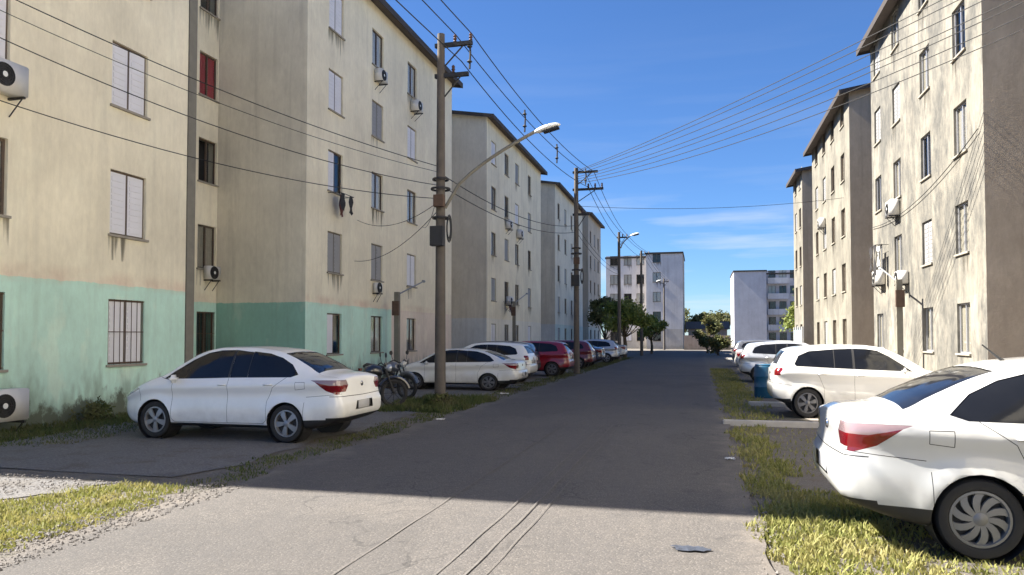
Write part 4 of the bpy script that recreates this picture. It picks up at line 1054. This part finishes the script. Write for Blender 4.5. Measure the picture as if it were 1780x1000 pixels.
laundry('dark and red clothes drying under a window of the second left block', LX, 22.8, 6.5, 1, [(-.3,.3,.55,'clothd'),(0,.28,.7,'clothr'),(.3,.25,.6,'clothd')])
laundry('clothes drying beside the far edge of the nearest right block', RX, 31.2, 5.2, -1, [(-.35,.3,.9,'clothd'),(-.05,.3,.75,'clothw'),(.3,.3,1.2,'clothd')])
laundry('dark clothes hanging on the third left block low down', LX, 45.6, 3.9, 1, [(-.2,.35,.8,'clothd'),(.2,.3,.6,'clothr')])

# blue gate with white posts at the foot of the last right block
gt = thing('metal_gate', 'pale blue metal gate with white posts before the last right block', 'gate', (6.4, 50.5, 0))
for i in range(5): mb = MB(); mb.lo(-.07,.07,i*1.0-.07,i*1.0+.07,0,2.35); mb.build('post', M['white'], gt)
for i in range(4):
    for k in range(4): mb = MB(); y0 = i*1.0+.1+k*.2; mb.lo(-.02,.02,y0,y0+.18,.1,2.15); mb.build('panel', M['bluegate'], gt)

# blue drum on the right verge
dr = thing('plastic_drum', 'dark blue plastic drum beside the white hatchback on the right verge', 'drum', (1.75, 21.7, 0))
mb = MB(); mb.lathe([(.001,0),(.27,0),(.285,.03),(.285,.28),(.30,.30),(.285,.32),(.285,.57),(.30,.59),(.285,.61),(.28,.84),(.265,.88),(.25,.89)], 24); mb.build('body', M['drum'], dr, True)
mb = MB(); mb.lathe([(.25,.885),(.262,.905),(.25,.92),(.001,.91)], 24); mb.build('lid', M['drum'], dr, True)

# road litter
def crumple(name, label, x, y, w, l, mat, seed, z=.034, hh=.03):
    r = random.Random(seed); bm = bmesh.new(); bmesh.ops.create_grid(bm, x_segments=7, y_segments=6, size=.5)
    for v in bm.verts: v.co = Vector((x+v.co.x*w*(1+.3*r.uniform(-1,1)), y+v.co.y*l*(1+.3*r.uniform(-1,1)), z+.004+r.random()**2*hh))
    me = bpy.data.meshes.new(name); bm.to_mesh(me); bm.free(); me.materials.append(mat); return tag(obj(name, me), label, 'litter')
crumple('crumpled_wrapper', 'dark blue crumpled wrapper lying on the sunlit asphalt', -.08, 5.96, .26, .13, M['litter'], 3, hh=.010)
crumple('paper_scrap', 'white paper scrap on the verge past the near pole', -5.55, 20.9, .28, .2, M['clothw'], 4, .02)
crumple('plastic_scrap', 'pale plastic scrap at the left road edge before the pole', -5.05, 14.0, .2, .16, M['clothw'], 5, .03)
crumple('foil_scrap', 'small bright scrap at the right road edge in shade', .38, 10.4, .13, .1, M['clothw'], 6, .034)

# ------------------------------------------------------------------ far edge of the street
mb = MB(); mb.lo(-2.0, 3.9, 99.8, 100.0, 0, 1.9); fw = mb.build('garden_wall', M['farwall']); tag(fw, 'low brownish garden wall closing the end of the road', 'wall')
def house(label, x, y, w, d, h, wall, seed):
    r = thing('house', label, 'house', (x, y, 0), 0, 'low houses beyond the road end')
    holes = [(w*.18, w*.18+1.2, 1.0, 2.2), (w*.62, w*.62+1.2, 1.0, 2.2)]
    mb = MB(); facade(mb, 0, w, 0, h, holes); mb.add([(0,d,0),(0,0,0),(0,0,h),(0,d/2,h+.9),(0,d,h)], [(4,3,2,1,0)][::1]); mb.add([(w,0,0),(w,d,0),(w,d,h),(w,d/2,h+.9),(w,0,h)], [(0,1,2,3,4)]); mb.add([(0,d,0),(w,d,0),(w,d,h),(0,d,h)], [(3,2,1,0)]); mb.build('wall', wall, r, recalc=False)
    for hh in holes: window(r, hh[0], 1.0, 1.2, 1.2, 'dark', 'wframe')
    mb = MB()
    for ya, yb in ((-.4, d/2), (d+.4, d/2)):
        vs = [(-.4,ya,h-.1),(w+.4,ya,h-.1),(w+.4,yb,h+1.0),(-.4,yb,h+1.0)]; vs += [(a,b,c+.1) for a,b,c in vs]
        mb.add(vs, [(0,3,2,1),(4,5,6,7),(0,1,5,4),(1,2,6,5),(3,0,4,7),(2,3,7,6)])
    mb.build('roof', M['tile'], r, recalc=True)
M['tile'] = simple('clay_tile', (.12, .09, .075), .9, var=.3, scale=5)
house('low house with clay roof behind the garden wall', -1.6, 112, 5.5, 6, 2.9, M['farwall'], 1)

# ------------------------------------------------------------------ vegetation
def leaf_mesh(name, pts, size, mat, seed):
    r = np.random.default_rng(seed); n = len(pts); P = np.asarray(pts)
    a = r.normal(size=(n,3)); a /= np.linalg.norm(a, axis=1)[:,None]; b = np.cross(a, r.normal(size=(n,3))); b /= np.linalg.norm(b, axis=1)[:,None]
    s = size*r.uniform(.6, 1.4, (n,1)); w = s*.45
    V = np.stack([P-a*s, P+b*w, P+a*s, P-b*w], 1).reshape(-1,3)
    me = bpy.data.meshes.new(name); me.vertices.add(4*n); me.vertices.foreach_set('co', V.ravel()); me.loops.add(4*n); me.loops.foreach_set('vertex_index', np.arange(4*n))
    me.polygons.add(n); me.polygons.foreach_set('loop_start', np.arange(0, 4*n, 4)); me.polygons.foreach_set('loop_total', np.full(n, 4)); me.update(); me.validate(); me.materials.append(mat); return me
def tree(label, loc, h, w, trunk_h, n, seed, leaf='leaf', size=.13, name='tree', lobes=9):
    r = np.random.default_rng(seed); root = thing(name, label, 'tree' if name == 'tree' else 'bush', loc, 0, 'trees along the street')
    mb = MB(); tr = []
    mb.tube([(0,0,-.2),(.05,.02,trunk_h*.5),(-.03,.05,trunk_h),(.05,0,h*.7)], [w*.035+.05,w*.03+.04,w*.024+.03,.02], 9)
    cl = []
    for k in range(lobes):
        a = r.uniform(0, 6.28); q = r.uniform(.15, .42)*w; z = trunk_h+.15*(h-trunk_h)+r.uniform(0, .62)*(h-trunk_h)
        q *= 1 - .5*max(0, (z-trunk_h)/(h-trunk_h)-.4)
        c = np.array([math.cos(a)*q, math.sin(a)*q, z]); rad = r.uniform(.14, .25)*w
        cl.append((c, rad)); mb.tube([(0,0,trunk_h*.85),(c[0]*.5,c[1]*.5,trunk_h*.9+(c[2]-trunk_h)*.4),tuple(c)], [.05,.035,.012], 6)
    cl.append((np.array([0,0,h-.2*w]), .2*w))
    mb.build('trunk', M['bark'], root, True)
    P = []
    for c, rad in cl:
        m = n//len(cl); d = r.normal(size=(m,3)); d /= np.linalg.norm(d, axis=1)[:,None]; rr = rad*r.uniform(.45, 1.12, (m,1))*(1+.22*np.sin(d[:,:1]*7+d[:,1:2]*5))
        P.append(c+d*rr*np.array([1,1,.8]))
    obj('crown', leaf_mesh('crown', np.concatenate(P), size, M[leaf], seed), root)
tree('round green tree by the third pole on the left', (-5.9, 60.5, 0), 5.0, 4.0, 1.9, 4500, 3, size=.14, lobes=12)
tree('darker tree close to the fourth left block', (-8.9, 72, 0), 5.8, 3.6, 1.6, 3500, 4, 'leaf2', .17)
tree('small dark green tree right of the round tree', (-4.6, 74, 0), 4.0, 2.9, 1.5, 2600, 5, 'leaf', .16)
tree('loose olive bush at the right end of the road', (.75, 79, 0), 3.9, 2.6, .5, 3000, 6, 'leaf2', .15, 'bush')
tree('low bush beside the olive bush, nearer the parked cars', (1.6, 70, 0), 2.0, 2.2, .3, 1800, 7, 'leaf2', .13, 'bush')
tree('green tree against the side of the last right block', (8.6, 66, 0), 6.2, 4.2, 1.2, 4000, 8, 'leaf', .17)
for i, (x, y, h, w, lab) in enumerate(((-3.5,150,8,8,'far tree behind the garden wall on the left'),(1.0,160,6.5,7,'far tree above the garden wall in the middle'),(4.2,165,7.5,7,'far tree left of the grey blank block'),(.5,118,5.5,4,'small far tree just behind the garden wall'))):
    tree(lab, (x, y, 0), h, w, h*.3, 2500, 20+i, 'leaf2', .3)
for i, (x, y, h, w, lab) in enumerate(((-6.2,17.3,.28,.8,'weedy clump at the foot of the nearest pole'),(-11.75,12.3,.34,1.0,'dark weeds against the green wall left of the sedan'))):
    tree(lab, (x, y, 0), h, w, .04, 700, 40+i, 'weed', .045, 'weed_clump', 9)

def blades(name, label, areas, seed, mat='grass'):
    """areas: (polygon, count, min height, max height)"""
    r = np.random.default_rng(seed); Vs = []
    for poly, n, h0, h1 in areas:
        p = np.array(poly); lo, hi = p.min(0), p.max(0); pts = []
        q = lo-.15 + (hi-lo+.3)*r.random((n*4, 2)); q0 = q.copy()
        q = q + np.stack([.12*np.sin(q[:,1]*2.9+1)+.07*np.sin(q[:,1]*7.7)+.05*np.sin(q[:,1]*17), .10*np.sin(q[:,0]*3.3)+.06*np.sin(q[:,0]*9.1)], 1) + r.normal(0, .035, q.shape)
        inside = np.zeros(len(q), bool); m = len(p)
        for i in range(m):
            a, b = p[i], p[(i+1) % m]
            c = (a[1] > q[:,1]) != (b[1] > q[:,1]); xx = (b[0]-a[0])*(q[:,1]-a[1])/((b[1]-a[1]) or 1e-9)+a[0]
            inside ^= c & (q[:,0] < xx)
        clump = .5+.5*np.sin(q[:,0]*3.1+np.sin(q[:,1]*2.3)*2)*np.sin(q[:,1]*2.7+np.cos(q[:,0]*1.9)*2)
        q = q0[inside & (r.random(len(q)) < .25+.75*clump)][:n]; k = len(q)
        h = r.uniform(h0, h1, k)*(.5+.5*r.random(k)); an = r.uniform(0, 6.28, k); w = r.uniform(.004, .009, k)*(1+h1*3)
        lean = r.normal(0, .45, (k,2))*h[:,None]
        dx = np.stack([np.cos(an), np.sin(an)], 1)*w[:,None]
        z = np.zeros(k)+.0
        base1 = np.column_stack([q-dx, z]); base2 = np.column_stack([q+dx, z])
        m1 = np.column_stack([q+lean*.4+dx*.7, h*.6]); m2 = np.column_stack([q+lean*.4-dx*.7, h*.6]); tip = np.column_stack([q+lean, h])
        Vs.append(np.stack([base1, base2, m1, m2, tip], 1))
    V = np.concatenate(Vs); n = len(V)
    idx = (np.arange(n)*5)[:,None]; F4 = idx+np.array([0,1,2,3]); F3 = idx+np.array([3,2,4])
    me = bpy.data.meshes.new(name); me.vertices.add(5*n); me.vertices.foreach_set('co', V.ravel())
    L = np.concatenate([F4.ravel(), F3.ravel()]); me.loops.add(len(L)); me.loops.foreach_set('vertex_index', L)
    me.polygons.add(2*n); me.polygons.foreach_set('loop_start', np.concatenate([np.arange(n)*4, 4*n+np.arange(n)*3])); me.polygons.foreach_set('loop_total', np.concatenate([np.full(n,4), np.full(n,3)]))
    me.update(); me.materials.append(M[mat]); return tag(obj(name, me), label, 'grass', kind='stuff')
def rect(x0, x1, y0, y1): return [(x0,y0),(x1,y0),(x1,y1),(x0,y1)]
blades('grass', 'yellow green grass on the left corner of the road', [
    ([(-5.35,3.0),(-5.25,5.6),(-5.3,7.05),(-6.3,7.2),(-6.9,6.1),(-9.5,5.2),(-9.5,3.0)], 30000, .02, .075)], 1)
blades('grass', 'grass verge along the right edge of the road', [
    (rect(.52,1.6,3.2,8.5), 11000, .03, .10), (rect(1.6,5.5,3.2,9.4), 17000, .02, .065), (rect(.54,1.05,8.5,14.5), 2600, .03, .12), (rect(1.1,5,9.4,14.5), 1500, .02, .08), (rect(.55,1.5,15,40), 7000, .04, .14), (rect(2,6.9,19,34), 5000, .03, .12)], 2)
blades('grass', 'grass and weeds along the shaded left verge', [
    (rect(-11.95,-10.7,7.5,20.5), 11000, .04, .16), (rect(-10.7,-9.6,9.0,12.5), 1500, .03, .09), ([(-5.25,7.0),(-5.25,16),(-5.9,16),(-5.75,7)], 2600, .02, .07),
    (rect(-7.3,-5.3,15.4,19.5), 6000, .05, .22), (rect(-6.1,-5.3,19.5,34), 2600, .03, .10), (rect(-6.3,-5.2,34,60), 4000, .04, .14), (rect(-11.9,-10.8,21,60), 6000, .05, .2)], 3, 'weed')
# pebbles along the left road edge
def pebbles(name, label, poly, n, seed):
    r = np.random.default_rng(seed); mb = MB(); p = np.array(poly); lo, hi = p.min(0), p.max(0); k = 0
    while k < n:
        q = lo+(hi-lo)*r.random(2)
        if not in_poly(q, poly): continue
        s = .004+.015*r.random()**3; a = r.uniform(.7, 1.3, 3)*s; t = r.uniform(0, 3.14); c, d = math.cos(t), math.sin(t)
        vs = [(1,0,0),(-1,0,0),(0,1,0),(0,-1,0),(0,0,1),(0,0,-1)]
        vs = [(q[0]+(x*c-y*d)*a[0], q[1]+(x*d+y*c)*a[1], .035+z*a[2]*.7) for x,y,z in vs]
        mb.add(vs, [(0,2,4),(2,1,4),(1,3,4),(3,0,4),(2,0,5),(1,2,5),(3,1,5),(0,3,5)]); k += 1
    return tag(mb.build(name, M['stone'], None, True), label, 'gravel', kind='stuff')
pebbles('gravel', 'loose pebbles along the broken left road edge', [(-5.5,3),(-4.75,3),(-4.85,7.4),(-5.45,7.4)], 2600, 1)
pebbles('gravel', 'pebbles spilled on the gravel driveway', [(-9.5,6.0),(-7.2,6.2),(-6.3,7.1),(-9.5,7.3)], 1500, 2)
pebbles('gravel', 'fine grit along the right road edge', [(.42,4),(.60,4),(.60,9),(.44,9)], 260, 3)
